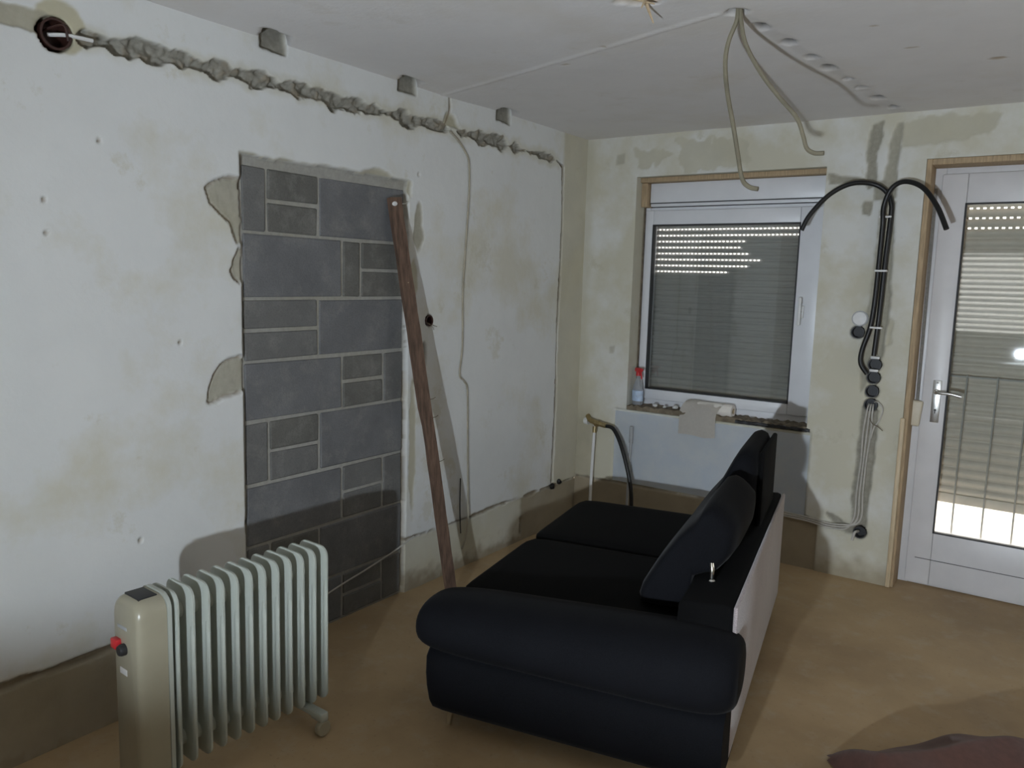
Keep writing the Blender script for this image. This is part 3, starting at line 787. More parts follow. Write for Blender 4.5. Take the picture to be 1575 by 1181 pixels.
tube(bm, [(-0.500, 4.575, 1.040), (-0.500, 4.545, 1.040), (-0.490, 4.533, 1.040), (-0.46, 4.530, 1.041), (-0.42, 4.530, 1.038), (-0.385, 4.532, 1.030)], 0.0085, 10); finish(bm, 'lever', M_STEEL, plate)
# wooden strips around the door opening
t1 = structure('trim_1', (0, 0, 0))
bm = bmesh.new(); box2(bm, (DX0 + 0.001, 4.449, 0.0), (DX0 + 0.026, 4.60, DZ1 - 0.001), 0.003); finish(bm, 'reveal_board', M_WOODTRIM, t1)
bm = bmesh.new(); box2(bm, (DX0 + 0.026, 4.452, DZ1 - 0.030), (DX1 - 0.001, 4.60, DZ1 - 0.001), 0.003); finish(bm, 'head_board', M_WOODTRIM, t1)
bm = bmesh.new(); box2(bm, (DX0 - 0.010, 4.430, 0.0), (DX0 + 0.014, 4.449, 0.905), 0.006); finish(bm, 'edge_bead', M_TANTRIM, t1)['label'] = 'smooth tan bead on the lower door edge'

# shutter belt and its winder on the reveal
bt = thing('shutter_belt', (-0.575, 4.575, 0.87), 'grey shutter belt running down the door frame into a cream winder box', 'shutter belt')
bm = bmesh.new()
pts = [(-0.014, 0.008, 0.10), (-0.016, 0.006, 0.35), (-0.018, 0.008, 0.8), (-0.020, 0.012, 1.20)]
L_, R_ = [], []
for p in smooth_path(pts, 8):
    L_.append(bm.verts.new((p[0] - 0.006, p[1], p[2]))); R_.append(bm.verts.new((p[0] + 0.010, p[1] - 0.004, p[2])))
for k in range(len(L_) - 1): bm.faces.new((L_[k], R_[k], R_[k + 1], L_[k + 1]))
bmesh.ops.solidify(bm, geom=bm.faces[:], thickness=0.0015); finish(bm, 'belt', M_BELT, bt)
bm = bmesh.new(); box(bm, (-0.014, -0.006, 0.050), (0.058, 0.030, 0.135), 0.010, 3, Matrix.Rotation(math.radians(5), 4, 'Y')); finish(bm, 'winder_box', M_CREAM, bt)
bm = bmesh.new(); box(bm, (-0.010, -0.018, 0.105), (0.018, 0.004, 0.012), 0.001); finish(bm, 'belt_slot', M_DARK, bt)

# security bars between glass and shutter
gr = thing('security_grille', (0, 4.685, 0.03), 'thin upright bars of a grille outside the door glass', 'grille')
for x in (-0.505, -0.378, -0.242, -0.108, 0.026, 0.16, 0.294):
    bm = bmesh.new(); tube(bm, [(x, 0, 0), (x - 0.004, 0, 0.6), (x, 0, 1.10)], 0.0042, 6, False); finish(bm, 'bar', M_CABLE, gr)
for z in (0.02, 1.09):
    bm = bmesh.new(); box2(bm, (-0.55, -0.003, z - 0.004), (0.40, 0.003, z + 0.004)); finish(bm, 'rail', M_CABLE, gr)

# ------------------------------------------------------------------ rear window with slatted blind (seen only mirrored in the door glass)
w2 = structure('window_2', (0, 0, 0))
bm = bmesh.new(); ring(bm, RX0, RX1, RZ0, RZ1, 0.07, YB - 0.12, YB - 0.05, 0.004); finish(bm, 'window_frame', M_UPVC, w2)
bm = bmesh.new(); box2(bm, (RX0 + 0.06, YB - 0.085, RZ0 + 0.06), (RX1 - 0.06, YB - 0.080, RZ1 - 0.06)); finish(bm, 'pane', M_GLASS, w2, False)
bl = thing('slatted_blind', (0, YB - 0.18, RZ0), 'white slatted outdoor blind on the window facing the glazed door', 'blind')
sm = None
for k in range(16):
    if sm is None:
        bm = bmesh.new(); box(bm, (0, 0, 0), (RX1 - RX0 - 0.04, 0.066, 0.003), 0.0, 1, Matrix.Rotation(math.radians(-34), 4, 'X')); o = finish(bm, 'slat', M_UPVC, bl, False); sm = o.data
    else: o = link(bpy.data.objects.new('slat', sm), bl)
    o.location = ((RX0 + RX1) / 2, 0, 0.045 + 0.070 * k)

# side window, out of view to the right
w3 = structure('window_3', (0, 0, 0))
bm = bmesh.new()
for (a, b) in (((SY0, SZ0), (SY1, SZ0 + 0.07)), ((SY0, SZ1 - 0.07), (SY1, SZ1)), ((SY0, SZ0 + 0.07), (SY0 + 0.07, SZ1 - 0.07)), ((SY1 - 0.07, SZ0 + 0.07), (SY1, SZ1 - 0.07)), ((2.97, SZ0 + 0.07), (3.03, SZ1 - 0.07))):
    box2(bm, (XR + 0.06, a[0], a[1]), (XR + 0.13, b[0], b[1]), 0.003)
finish(bm, 'window_frame', M_UPVC, w3)
for (a, b) in ((SY0 + 0.06, 2.98), (3.02, SY1 - 0.06)):
    bm = bmesh.new(); box2(bm, (XR + 0.09, a, SZ0 + 0.06), (XR + 0.095, b, SZ1 - 0.06)); finish(bm, 'pane', M_GLASS, w3, False)

# ================================================================== OBJECTS
# ------------------------------------------------------------------ sofa
SA = math.radians(10.8)
sofa = thing('sofa', (-1.665, 1.959, 0.0), 'dark charcoal upholstered two-seat sofa with rolled arm and raised back cushions', 'sofa', rz=SA)
def superblock(name, c, s, e, m, parent, rot=None, nseg=12, sag=0.0, shape=None):
    """soft box: cube sphere pushed to a super-ellipsoid with exponent e"""
    bm = bmesh.new(); bmesh.ops.create_cube(bm, size=2.0)
    bmesh.ops.subdivide_edges(bm, edges=bm.edges[:], cuts=nseg, use_grid_fill=True)
    for v in bm.verts:
        p = v.co.copy(); k = (abs(p.x) ** e + abs(p.y) ** e + abs(p.z) ** e) ** (1 / e)
        p = p / k
        q = Vector((p.x * s[0] / 2, p.y * s[1] / 2, p.z * s[2] / 2))
        if sag and p.z > 0: q.z += sag * (1 - min(1, p.x * p.x)) * (1 - min(1, p.y * p.y))
        if shape: q = shape(q, p)
        if rot is not None: q = rot @ q
        v.co = q + Vector(c)
    return finish(bm, name, m, parent, True, 80)

# plinth / base
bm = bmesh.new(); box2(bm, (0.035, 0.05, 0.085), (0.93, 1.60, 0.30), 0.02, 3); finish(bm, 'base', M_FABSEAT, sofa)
# near arm: body panel and the roll on it
bm = bmesh.new()
prof = [(0.015, 0.075), (0.0, 0.10), (-0.012, 0.16), (-0.014, 0.21), (-0.004, 0.27), (0.03, 0.30), (0.22, 0.30), (0.25, 0.28), (0.25, 0.075)]
st = [(-0.020, 0.92), (-0.012, 0.97), (0.03, 1.0), (0.5, 1.0), (0.93, 1.0), (0.972, 0.99), (0.985, 0.965)]
rings = []
for (x, k) in st:
    rings.append([bm.verts.new((x + (0.02 if x < 0.1 else 0.0) * (1 - (z / 0.345)), 0.12 + (y - 0.12) * k, 0.20 + (z - 0.20) * k)) for (y, z) in prof])
for A, B in zip(rings[:-1], rings[1:]):
    for k in range(len(prof)): bm.faces.new((A[k], A[(k + 1) % len(prof)], B[(k + 1) % len(prof)], B[k]))
bm.faces.new(rings[0]); bm.faces.new(rings[-1][::-1])
finish(bm, 'arm_panel', M_FAB, sofa, True, 60)
bm = bmesh.new()
rings = []; NS = 26; NR = 28
for i in range(NS + 1):
    t = i / NS
    ang = -math.pi / 2 + math.pi * t
    # rounded ends by super-ellipse along the arm
    x = 0.478 + 0.537 * math.copysign(abs(math.sin(ang)) ** 0.32, math.sin(ang))
    k = max(0.02, math.cos(ang)) ** 0.30 if 0 < i < NS else 0.05
    cz = 0.376 + 0.026 * (x - 0.1); cy = 0.105
    ring_ = []
    for j in range(NR):
        a = 2 * math.pi * j / NR
        ca, sa = math.cos(a), math.sin(a)
        ry, rz = 0.165, (0.094 + 0.030 * x)
        yy = ry * math.copysign(abs(ca) ** 0.85, ca) * k; zz = rz * math.copysign(abs(sa) ** 0.85, sa) * k
        if sa < 0: zz *= 1.05
        ring_.append(bm.verts.new((x, cy + yy, cz + zz)))
    rings.append(ring_)
for A, B in zip(rings[:-1], rings[1:]):
    for k in range(NR): bm.faces.new((A[k], A[(k + 1) % NR], B[(k + 1) % NR], B[k]))
bm.faces.new(rings[0]); bm.faces.new(rings[-1][::-1])
finish(bm, 'arm_roll', M_FAB, sofa, True, 80)
# two seat cushions
for (y0, y1) in ((0.235, 0.925), (0.930, 1.625)):
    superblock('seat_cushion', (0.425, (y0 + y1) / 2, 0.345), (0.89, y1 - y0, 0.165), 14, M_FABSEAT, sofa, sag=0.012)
# back frame
bm = bmesh.new()
prof = [(0.80, 0.10), (0.80, 0.46), (0.805, 0.560), (0.82, 0.578), (0.955, 0.588), (0.968, 0.583), (0.972, 0.57), (0.972, 0.30), (0.962, 0.09)]
rings = []
for (y, k) in ((0.14, 0.97), (0.15, 1.0), (0.9, 1.0), (1.60, 1.0), (1.63, 0.992), (1.64, 0.97)):
    rings.append([bm.verts.new((0.89 + (x - 0.89) * k, y, 0.33 + (z - 0.33) * k)) for (x, z) in prof])
for A, B in zip(rings[:-1], rings[1:]):
    for k in range(len(prof)): bm.faces.new((A[k], A[(k + 1) % len(prof)], B[(k + 1) % len(prof)], B[k]))
bm.faces.new(rings[0]); bm.faces.new(rings[-1][::-1])
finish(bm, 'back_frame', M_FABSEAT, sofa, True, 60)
bm = bmesh.new(); box(bm, (0.979, 0.90, 0.333), (0.014, 1.50, 0.495), 0.006, 3); finish(bm, 'back_panel', M_FABBACK_LIT, sofa)['label'] = 'outer back panel, its paler grey painting in the light on it'
# back cushions: wedge-shaped, the far one folded up higher
def wedge(name, y0, y1, top, lean, thick_top):
    bm = bmesh.new()
    prof = [(0.60, 0.425), (0.615, 0.50), (0.675, 0.61), (0.74 + lean * 0.6, 0.72), (0.79 + lean, top - 0.055), (0.815 + lean, top - 0.012), (0.845 + lean, top),
            (0.875 + lean, top - 0.012), (0.895 + lean + thick_top, top - 0.06), (0.90 + lean * 0.6 + thick_top, 0.68), (0.885, 0.595), (0.80, 0.575), (0.795, 0.43)]
    cx = sum(p[0] for p in prof) / len(prof); cz = sum(p[1] for p in prof) / len(prof)
    n = 12; rings = []
    for i in range(n + 1):
        t = i / n; ang = -math.pi / 2 + math.pi * t
        y = (y0 + y1) / 2 + (y1 - y0) / 2 * math.copysign(abs(math.sin(ang)) ** 0.45, math.sin(ang))
        k = (max(0.0, math.cos(ang)) ** 0.22) if 0 < i < n else 0.35
        rings.append([bm.verts.new((cx + (x - cx) * k, y, cz + (z - cz) * k)) for (x, z) in prof])
    m_ = len(prof)
    for A, B in zip(rings[:-1], rings[1:]):
        for k in range(m_): bm.faces.new((A[k], A[(k + 1) % m_], B[(k + 1) % m_], B[k]))
    bm.faces.new(rings[0]); bm.faces.new(rings[-1][::-1])
    bmesh.ops.subdivide_edges(bm, edges=bm.edges[:], cuts=1, use_grid_fill=True)
    bmesh.ops.smooth_vert(bm, verts=bm.verts, factor=0.5, use_axis_x=True, use_axis_y=True, use_axis_z=True)
    return finish(bm, name, M_FAB, sofa, True, 80)
wedge('back_cushion', 0.34, 0.93, 0.835, 0.015, 0.035)
wedge('back_cushion', 0.95, 1.56, 0.915, 0.035, 0.0)
bm = bmesh.new(); box2(bm, (0.925, 1.02, 0.575), (0.945, 1.50, 0.895), 0.008, 2); finish(bm, 'headrest_plate', M_FABSEAT, sofa)
# chrome hinges of the folding headrests
for y in (0.335, 0.95):
    bm = bmesh.new(); tube(bm, [(0.872, y, 0.572), (0.872, y + 0.004, 0.615), (0.868, y + 0.01, 0.64)], 0.008, 10); lathe(bm, [(0.012, -0.004), (0.012, 0.012), (0.008, 0.016)], (0.872, y, 0.572), 'z', 12); finish(bm, 'headrest_hinge', M_CHROME, sofa)
for (x, y) in ((0.055, 0.075), (0.055, 1.52), (0.90, 0.12), (0.90, 1.52)):
    bm = bmesh.new(); tube(bm, [(x, y, 0.10), (x - 0.012, y - 0.01, 0.0)], lambda t: 0.016 - 0.006 * t, 10, False); finish(bm, 'leg', M_CHROME, sofa)

# ------------------------------------------------------------------ oil radiator
RA = math.radians(-3.5)          # long axis nearly along the wall
rad = thing('oil_radiator', (-2.085, 1.130, 0.0), 'cream oil-filled column radiator on castors with a red switch', 'radiator', rz=RA)
FT, FB, FD = 0.635, 0.085, 0.150   # top, bottom, depth of a fin (local x across, y along)
def fin_mesh():
    bm = bmesh.new()
    def outline(inset, r):
        x0, x1, z0, z1 = -FD / 2 + inset, FD / 2 - inset, FB + inset, FT - inset
        pts = []
        for (cx, cz, a0) in ((x1 - r, z1 - r, 0), (x0 + r, z1 - r, 90), (x0 + r, z0 + r, 180), (x1 - r, z0 + r, 270)):
            for k in range(6):
                a = math.radians(a0 + 18 * k); pts.append((cx + r * math.cos(a), cz + r * math.sin(a)))
        return pts
    layers = [(-0.0050, 0.004, 0.030), (-0.0030, 0.0, 0.034), (0.0030, 0.0, 0.034), (0.0050, 0.004, 0.030)]
    rings = [[bm.verts.new((x, y, z)) for (x, z) in outline(i, r)] for (y, i, r) in layers]
    for A, B in zip(rings[:-1], rings[1:]):
        for k in range(len(A)): bm.faces.new((A[k], A[(k + 1) % len(A)], B[(k + 1) % len(A)], B[k]))
    bm.faces.new(rings[0][::-1]); bm.faces.new(rings[-1])
    # pressed oil channels at front and back edge, thicker between the shoulders
    for sx in (-1, 1):
        cx = sx * (FD / 2 - 0.010)
        n = 14; rr = []
        for i in range(n + 1):
            t = i / n; z = 0.135 + (0.535 - 0.135) * t
            k = min(1, math.sin(math.pi * t) * 3.2) if 0 < i < n else 0.0
            rr.append([bm.verts.new((cx + 0.0115 * (0.55 + 0.45 * k) * math.cos(2 * math.pi * j / 10), (0.004 + 0.0030 * k) * math.sin(2 * math.pi * j / 10), z)) for j in range(10)])
        for A, B in zip(rr[:-1], rr[1:]):
            for j in range(10): bm.faces.new((A[j], A[(j + 1) % 10], B[(j + 1) % 10], B[j]))
        bm.faces.new(rr[0][::-1]); bm.faces.new(rr[-1])
    bmesh.ops.recalc_face_normals(bm, faces=bm.faces)
    me = bpy.data.meshes.new('fin'); bm.to_mesh(me); bm.free(); me.materials.append(M_RAD)
    for p in me.polygons: p.use_smooth = True
    me.set_sharp_from_angle(angle=math.radians(40))
    return me
fm = fin_mesh()
NF, FY0, FP = 12, 0.118, 0.0485
for k in range(NF):
    o = link(bpy.data.objects.new('fin', fm), rad); o.location = (0, FY0 + FP * k, 0)
for z in (0.15, 0.555):
    bm = bmesh.new(); lathe(bm, [(0.026, 0.06), (0.026, FY0 + FP * (NF - 1) + 0.006)], (0, 0, z), 'y', 16); finish(bm, 'connecting_tube', M_RAD, rad)
# control box at the near end
bm = bmesh.new()
outl = []
for (cx, cz, a0, r) in ((FD / 2 - 0.045, FT - 0.045, 0, 0.045), (-FD / 2 + 0.045, FT - 0.045, 90, 0.045), (-FD / 2 + 0.012, 0.075, 180, 0.012), (FD / 2 - 0.012, 0.075, 270, 0.012)):
    for k in range(7):
        a = math.radians(a0 + 15 * k); outl.append((cx + r * math.cos(a), cz + r * math.sin(a)))
rings = []
for (y, k) in ((0.0, 0.80), (0.004, 0.88), (0.014, 0.955), (0.030, 0.99), (0.085, 1.0)):
    rings.append([bm.verts.new((x * k, y, 0.33 + (z - 0.33) * (0.93 + 0.07 * (k - 0.8) / 0.2))) for (x, z) in outl])
for A, B in zip(rings[:-1], rings[1:]):
    for k in range(len(outl)): bm.faces.new((A[k], A[(k + 1) % len(outl)], B[(k + 1) % len(outl)], B[k]))
bm.faces.new(rings[0][::-1]); bm.faces.new(rings[-1])
cb = finish(bm, 'control_box', M_RADBOX, rad, True, 50)
bm = bmesh.new()
rings = []
for y in (0.086, 0.098): rings.append([bm.verts.new((x * 1.04, y, 0.33 + (z - 0.33) * 1.015)) for (x, z) in outl])
for k in range(len(outl)): bm.faces.new((rings[0][k], rings[0][(k + 1) % len(outl)], rings[1][(k + 1) % len(outl)], rings[1][k]))
bm.faces.new(rings[0][::-1]); bm.faces.new(rings[1]); finish(bm, 'end_plate', M_RAD, rad, True, 50)
bm = bmesh.new(); box2(bm, (-0.040, 0.022, FT - 0.006), (0.040, 0.076, FT + 0.0015), 0.001); finish(bm, 'vent_grille', M_DARK, cb)
bm = bmesh.new(); box2(bm, (-0.058, -0.016, 0.478), (-0.024, 0.004, 0.508), 0.004); finish(bm, 'power_switch', M_RED, cb)
bm = bmesh.new(); lathe(bm, [(0.017, 0.003), (0.017, -0.012), (0.014, -0.018), (0.006, -0.018)], (-0.004, 0.0, 0.484), 'y', 18); finish(bm, 'thermostat_knob', M_DARK, cb)
bm = bmesh.new(); box2(bm, (-0.040, -0.0015, 0.541), (0.012, 0.004, 0.551), 0.0005); finish(bm, 'name_plate', M_GREYPIPE, cb)
bm = bmesh.new(); box2(bm, (-0.034, -0.0015, 0.405), (0.006, 0.004, 0.423), 0.0005); finish(bm, 'rating_sticker', M_WHITE, cb)
# feet with castors
for yy in (0.10, FY0 + FP * (NF - 2) - 0.01):
    bm = bmesh.new(); box2(bm, (-0.130, yy - 0.018, 0.062), (0.130, yy + 0.018, 0.080), 0.004); box2(bm, (0.075, yy - 0.016, 0.052), (0.135, yy + 0.016, 0.084), 0.006); box2(bm, (-0.135, yy - 0.016, 0.052), (-0.075, yy + 0.016, 0.084), 0.006); ft = finish(bm, 'foot_bracket', M_RAD, rad)
    for sx in (-1, 1):
        bm = bmesh.new(); lathe(bm, [(0.010, -0.012), (0.024, -0.012), (0.027, -0.008), (0.027, 0.008), (0.024, 0.012), (0.010, 0.012)], (sx * 0.122, yy, 0.027), 'x', 18); finish(bm, 'castor', M_RADBOX, ft)
# power cord running on the floor side along the wall to the doorway
inv = Matrix.Rotation(-RA, 4, 'Z')
def radl(p): return tuple(inv @ (Vector(p) - Vector((-2.085, 1.130, 0))))
bm = bmesh.new(); tube(bm, [radl(p) for p in ((-2.16, 1.20, 0.13), (-2.33, 1.35, 0.02), (-2.47, 1.70, 0.012), (-2.535, 2.05, 0.09), (-2.548, 2.30, 0.155), (-2.548, 2.55, 0.20), (-2.547, 2.72, 0.235), (-2.547, 2.86, 0.272))], 0.0042, 6); finish(bm, 'power_cord', M_CABLE, rad)

# ------------------------------------------------------------------ leaning board
B0, B1 = Vector((-2.275, 2.835, 0.0)), Vector((-2.535, 2.685, 1.905))
bd = thing('wooden_board', B0, 'rusty brown narrow wooden board leaning against the blocked-up doorway', 'board')
dv = (B1 - B0)
ax = dv.normalized(); nx = Vector((1, -0.25, 0)); nx = (nx - ax * nx.dot(ax)).normalized(); ny = ax.cross(nx)
bm = bmesh.new()
rings = []; nst = 22
for i in range(nst + 1):
    t = i / nst
    hw = 0.031 if t > 0.47 else 0.0265
    off = 0.0 if t > 0.47 else 0.005
    j = [random.uniform(-0.0016, 0.0016) for _ in range(4)]
    c = dv * t + nx * 0.006 * math.sin(3.1 * t)
    rings.append([bm.verts.new(c + ny * (s * hw + off + j[q]) + nx * (w * 0.012)) for q, (s, w) in enumerate(((-1, -1), (1, -1), (1, 1), (-1, 1)))])
for A, B in zip(rings[:-1], rings[1:]):
    for k in range(4): bm.faces.new((A[k], A[(k + 1) % 4], B[(k + 1) % 4], B[k]))
bm.faces.new(rings[0][::-1]); bm.faces.new(rings[-1]); finish(bm, 'plank', M_BOARD, bd, True, 30)
for (t, s, w) in ((0.985, -0.4, 0.020), (0.80, 0.1, 0.020), (0.42, -0.2, 0.016), (0.25, 0.3, 0.014)):
    bm = bmesh.new(); c = dv * t + nx * 0.012 + ny * s * 0.02
    lathe(bm, [(0.0, -0.002), (w * 0.55, 0.0), (w * 0.4, 0.003), (0.0, 0.004)], (0, 0, 0), 'z', 9, 1.0, 1.4)
    q = Vector((0, 0, 1)).rotation_difference(nx).to_matrix().to_4x4(); q.translation = c
    bmesh.ops.transform(bm, matrix=q, verts=bm.verts); finish(bm, 'chipped_spot', M_PALEWOOD if t < 0.9 else M_WHITE, bd)
for t in (0.985, 0.47, 0.36, 0.515):
    bm = bmesh.new(); c = dv * t + ny * 0.02
    tube(bm, [c, c + ny * 0.035 + nx * 0.004, c + ny * 0.052 + Vector((0, 0, 0.004))], 0.0018, 6, False); finish(bm, 'nail', M_STEEL if t > 0.9 else M_FOAM, bd)

# ------------------------------------------------------------------ cables on the left wall
def cable(name, pts, r, m, label, cat='cable', seg=8, group=None):
    o0 = Vector(pts[0])
    bm = bmesh.new(); tube(bm, [Vector(p) - o0 for p in pts], r, seg)
    o = finish(bm, name, m); o.location = o0
    return tag(o, label, cat, group)
X = XL + 0.006
cable('wall_cable', [(X, 3.085, 2.262), (X, 3.14, 2.235), (X, 3.20, 2.19), (X, 3.238, 2.134), (X, 3.245, 1.98), (X, 3.228, 1.75), (X, 3.21, 1.50), (X, 3.215, 1.21), (X, 3.196, 1.06), (X, 3.235, 1.02), (X, 3.265, 0.967), (X, 3.275, 0.75), (X + 0.004, 3.278, 0.543), (X + 0.012, 3.275, 0.36), (X + 0.02, 3.268, 0.27), (X + 0.02, 3.25, 0.17), (X + 0.02, 3.222, 0.115)], 0.0045, M_CABLE3,
      'thin greyish cable hanging down the left wall from the chase')
cable('wire_stub', [(X, 3.222, 0.50), (X, 3.221, 0.36), (X + 0.004, 3.221, 0.27), (X + 0.01, 3.22, 0.20)], 0.003, M_BLACK, 'short dark wire hanging beside the greyish wall cable near floor', 'wire')

def cup(name, loc, r, depth, axis, m, label, cat='socket box', group=None, flange=0.004):
    """open round wall box; opening towards +axis"""
    bm = bmesh.new()
    lathe(bm, [(0.0, -depth), (r, -depth), (r, 0.0), (r + flange, 0.0), (r + flange, 0.002), (r - 0.003, 0.002), (r - 0.003, -depth + 0.003), (0.0, -depth + 0.003)], (0, 0, 0), 'z', 24)
    rot = Matrix.Rotation(math.radians(90), 4, 'Y') if axis == 'x' else Matrix.Rotation(math.radians(90), 4, 'X')
    bmesh.ops.transform(bm, matrix=rot, verts=bm.verts)
    o = thing(name, loc, label, cat, group)
    finish(bm, 'cup', m, o)
    return o
jb = cup('junction_box', (XL + 0.001, JB[0], JB[1]), 0.042, 0.055, 'x', M_BROWNBOX, 'dark brown round junction box set in the end of the ceiling-high chase', 'junction box')
bm = bmesh.new(); tube(bm, [(-0.03, -0.01, 0.0), (-0.005, 0.022, 0.004), (0.0, 0.05, 0.006), (0.001, 0.11, 0.008)], 0.006, 6); finish(bm, 'white_cable_end', M_WHITE, jb)
bm = bmesh.new(); tube(bm, [(-0.04, -0.02, 0.01), (0.002, 0.02, 0.03), (0.003, 0.034, -0.012)], 0.004, 6); finish(bm, 'wire', M_BROWNBOX, jb)
sb = cup('socket_box', (XL + 0.001, SOCK[0], SOCK[1]), 0.024, 0.04, 'x', M_BROWNBOX, 'small reddish brown round box sunk in the wall beside the board', 'socket box')
bm = bmesh.new(); tube(bm, [(-0.02, 0.005, -0.01), (0.006, 0.02, -0.022), (0.012, 0.045, -0.03)], 0.0015, 5); tube(bm, [(-0.02, 0.0, -0.01), (0.008, 0.01, -0.026), (0.012, 0.022, -0.045)], 0.0015, 5); finish(bm, 'wire', M_FOAM, sb)

# dark rag-like plaster lumps in the corner of the groove
for (y, z, s) in ((4.155, 0.268, 0.020), (4.235, 0.283, 0.018)):
    bm = bmesh.new(); bmesh.ops.create_icosphere(bm, subdivisions=2, radius=s)
    for v in bm.verts: v.co *= random.uniform(0.75, 1.15)
    o = finish(bm, 'cable_end', M_BLACK); o.location = (XL + 0.006, y, z)
    tag(o, 'black taped cable end in the groove beside the room corner', 'cable end', 'taped cable ends by the corner')

# ------------------------------------------------------------------ pipes in the corner under the window
pp = thing('supply_pipe', (-2.405, YF - 0.05, 0.0), 'white heating pipe with a brass elbow beside the window recess', 'pipe')
bm = bmesh.new(); tube(bm, [(0.0, 0, 0), (0.004, 0, 0.3), (0.012, 0, 0.60), (0.014, 0, 0.645)], 0.010, 12); finish(bm, 'pipe_run', M_WHITE, pp)
bm = bmesh.new(); tube(bm, [(0.014, 0.0, 0.60), (0.014, 0, 0.64)], 0.014, 12, False); tube(bm, [(-0.055, 0.030, 0.695), (-0.02, 0.0, 0.675), (0.05, -0.01, 0.662), (0.10, -0.01, 0.655)], 0.016, 12); lathe(bm, [(0.021, 0.02), (0.021, 0.05)], (0, -0.01, 0.662), 'x', 6); finish(bm, 'brass_elbow', M_BRASS, pp)
bm = bmesh.new(); lathe(bm, [(0.0, -0.075), (0.020, -0.075), (0.024, -0.06), (0.024, -0.045), (0.0, -0.044)], (0.005, 0.015, 0.665), 'x', 14); finish(bm, 'valve_cap', M_WHITE, pp)
cable('rubber_hose', [(-2.30, 4.385, 0.655), (-2.25, 4.38, 0.645), (-2.19, 4.36, 0.575), (-2.13, 4.34, 0.45), (-2.085, 4.33, 0.30), (-2.075, 4.33, 0.15), (-2.085, 4.34, 0.01)], 0.0125, M_BLACK, 'black rubber hose curving down from the brass elbow', 'hose', 12)
gpipe = thing('grey_pipe', (-2.150, YF - 0.014, 0.0), 'thin grey pipe standing against the bluish lining under the window', 'pipe')
bm = bmesh.new(); tube(bm, [(-0.008, 0, 0.0), (-0.006, 0, 0.3), (0.0, 0, 0.60)], 0.008, 10); finish(bm, 'pipe_run', M_GREYPIPE, gpipe)
bm = bmesh.new(); tube(bm, [(0, 0, 0.56), (0, 0, 0.665)], 0.0125, 10, False); finish(bm, 'sleeve', M_GREYPIPE, gpipe)

# ------------------------------------------------------------------ black conduits
YC = YF - 0.035
cA = thing('black_conduit', (-0.785, YC, 1.15), 'black flexible conduit ending at the topmost flush box, its top bent towards the window', 'conduit')
org = Vector((-0.785, YC, 1.15))
def rel(pts): return [Vector(p) - org for p in pts]
bm = bmesh.new(); tube(bm, rel([(-0.786, YC, 1.215), (-0.780, YC, 1.35), (-0.775, YC, 1.5), (-0.771, YC, 1.7), (-0.764, YC, 1.90), (-0.766, YC, 1.98), (-0.795, YC, 2.045), (-0.86, YC - 0.012, 2.085), (-0.955, YC - 0.05, 2.085), (-1.05, YC - 0.08, 2.03), (-1.13, YC - 0.11, 1.93), (-1.165, YC - 0.12, 1.85)]), 0.0122, 12); finish(bm, 'tube', M_BLACK, cA)
cB = thing('black_conduit', (-0.785, YC, 1.15), 'black flexible conduit bent into the second flush box, its top bent towards the glazed door', 'conduit')
bm = bmesh.new(); tube(bm, rel([(-0.812, YC + 0.008, 1.118), (-0.845, YC, 1.17), (-0.845, YC, 1.24), (-0.815, YC, 1.36), (-0.804, YC, 1.5), (-0.800, YC, 1.7), (-0.797, YC - 0.006, 1.88), (-0.796, YC - 0.024, 1.97), (-0.766, YC - 0.034, 2.055), (-0.705, YC - 0.048, 2.085), (-0.62, YC - 0.078, 2.05), (-0.545, YC - 0.12, 1.955), (-0.492, YC - 0.15, 1.845)]), 0.0122, 12); finish(bm, 'tube', M_BLACK, cB)
for z in (1.92, 1.65, 1.36):
    bm = bmesh.new(); box(bm, Vector((-0.787, YC + 0.005, z)) - org, (0.058, 0.040, 0.010), 0.003); finish(bm, 'cable_clip', M_WHITE, cB)

# flush boxes below
for k, (x, z) in enumerate(BOXES):
    lab = ['topmost dark round flush box, right under a conduit end', 'second dark round flush box, where the bent conduit enters',
           'third dark round flush box in the column, empty', 'lowest dark round flush box of the column, grey wires coming out'][k]
    b = cup('flush_box', (x, YF + 0.002, z), 0.031, 0.045, 'y', M_DARK, lab, 'socket box', 'column of flush boxes below the conduits', 0.002)
    if k in (0, 1):
        bm = bmesh.new(); box2(bm, (-0.022, -0.004, 0.030), (0.022, 0.004, 0.044), 0.003); finish(bm, 'plaster_collar', M_WHITE, b)
wb = thing('blank_cover', (-0.874, YF - 0.001, 1.402), 'white round blanking cover above a dark hole beside the conduits', 'cover plate')
bm = bmesh.new(); lathe(bm, [(0.0, 0.006), (0.036, 0.006), (0.037, -0.002), (0.033, -0.008), (0.0, -0.010)], (0, 0, 0), 'y', 24); finish(bm, 'disc', M_WHITE, wb)
bm = bmesh.new(); lathe(bm, [(0.0355, 0.005), (0.041, 0.005), (0.041, -0.001), (0.0355, -0.001)], (0, 0, 0), 'y', 24); finish(bm, 'rim', M_GREYPIPE, wb)
cup('flush_box', (-0.881, YF + 0.002, 1.330), 0.031, 0.045, 'y', M_DARK, 'dark round hole box directly below the white round cover', 'socket box', None, 0.002)
fb = cup('flush_box', (-0.786, YF + 0.002, 0.262), 0.031, 0.045, 'y', M_DARK, 'dark round flush box near the floor where grey wires end', 'socket box', None, 0.002)
bm = bmesh.new(); tube(bm, [(-0.01, 0.02, 0.0), (-0.02, -0.02, 0.0), (-0.03, -0.022, -0.045)], 0.007, 8); finish(bm, 'pigtail', M_CABLE, fb)
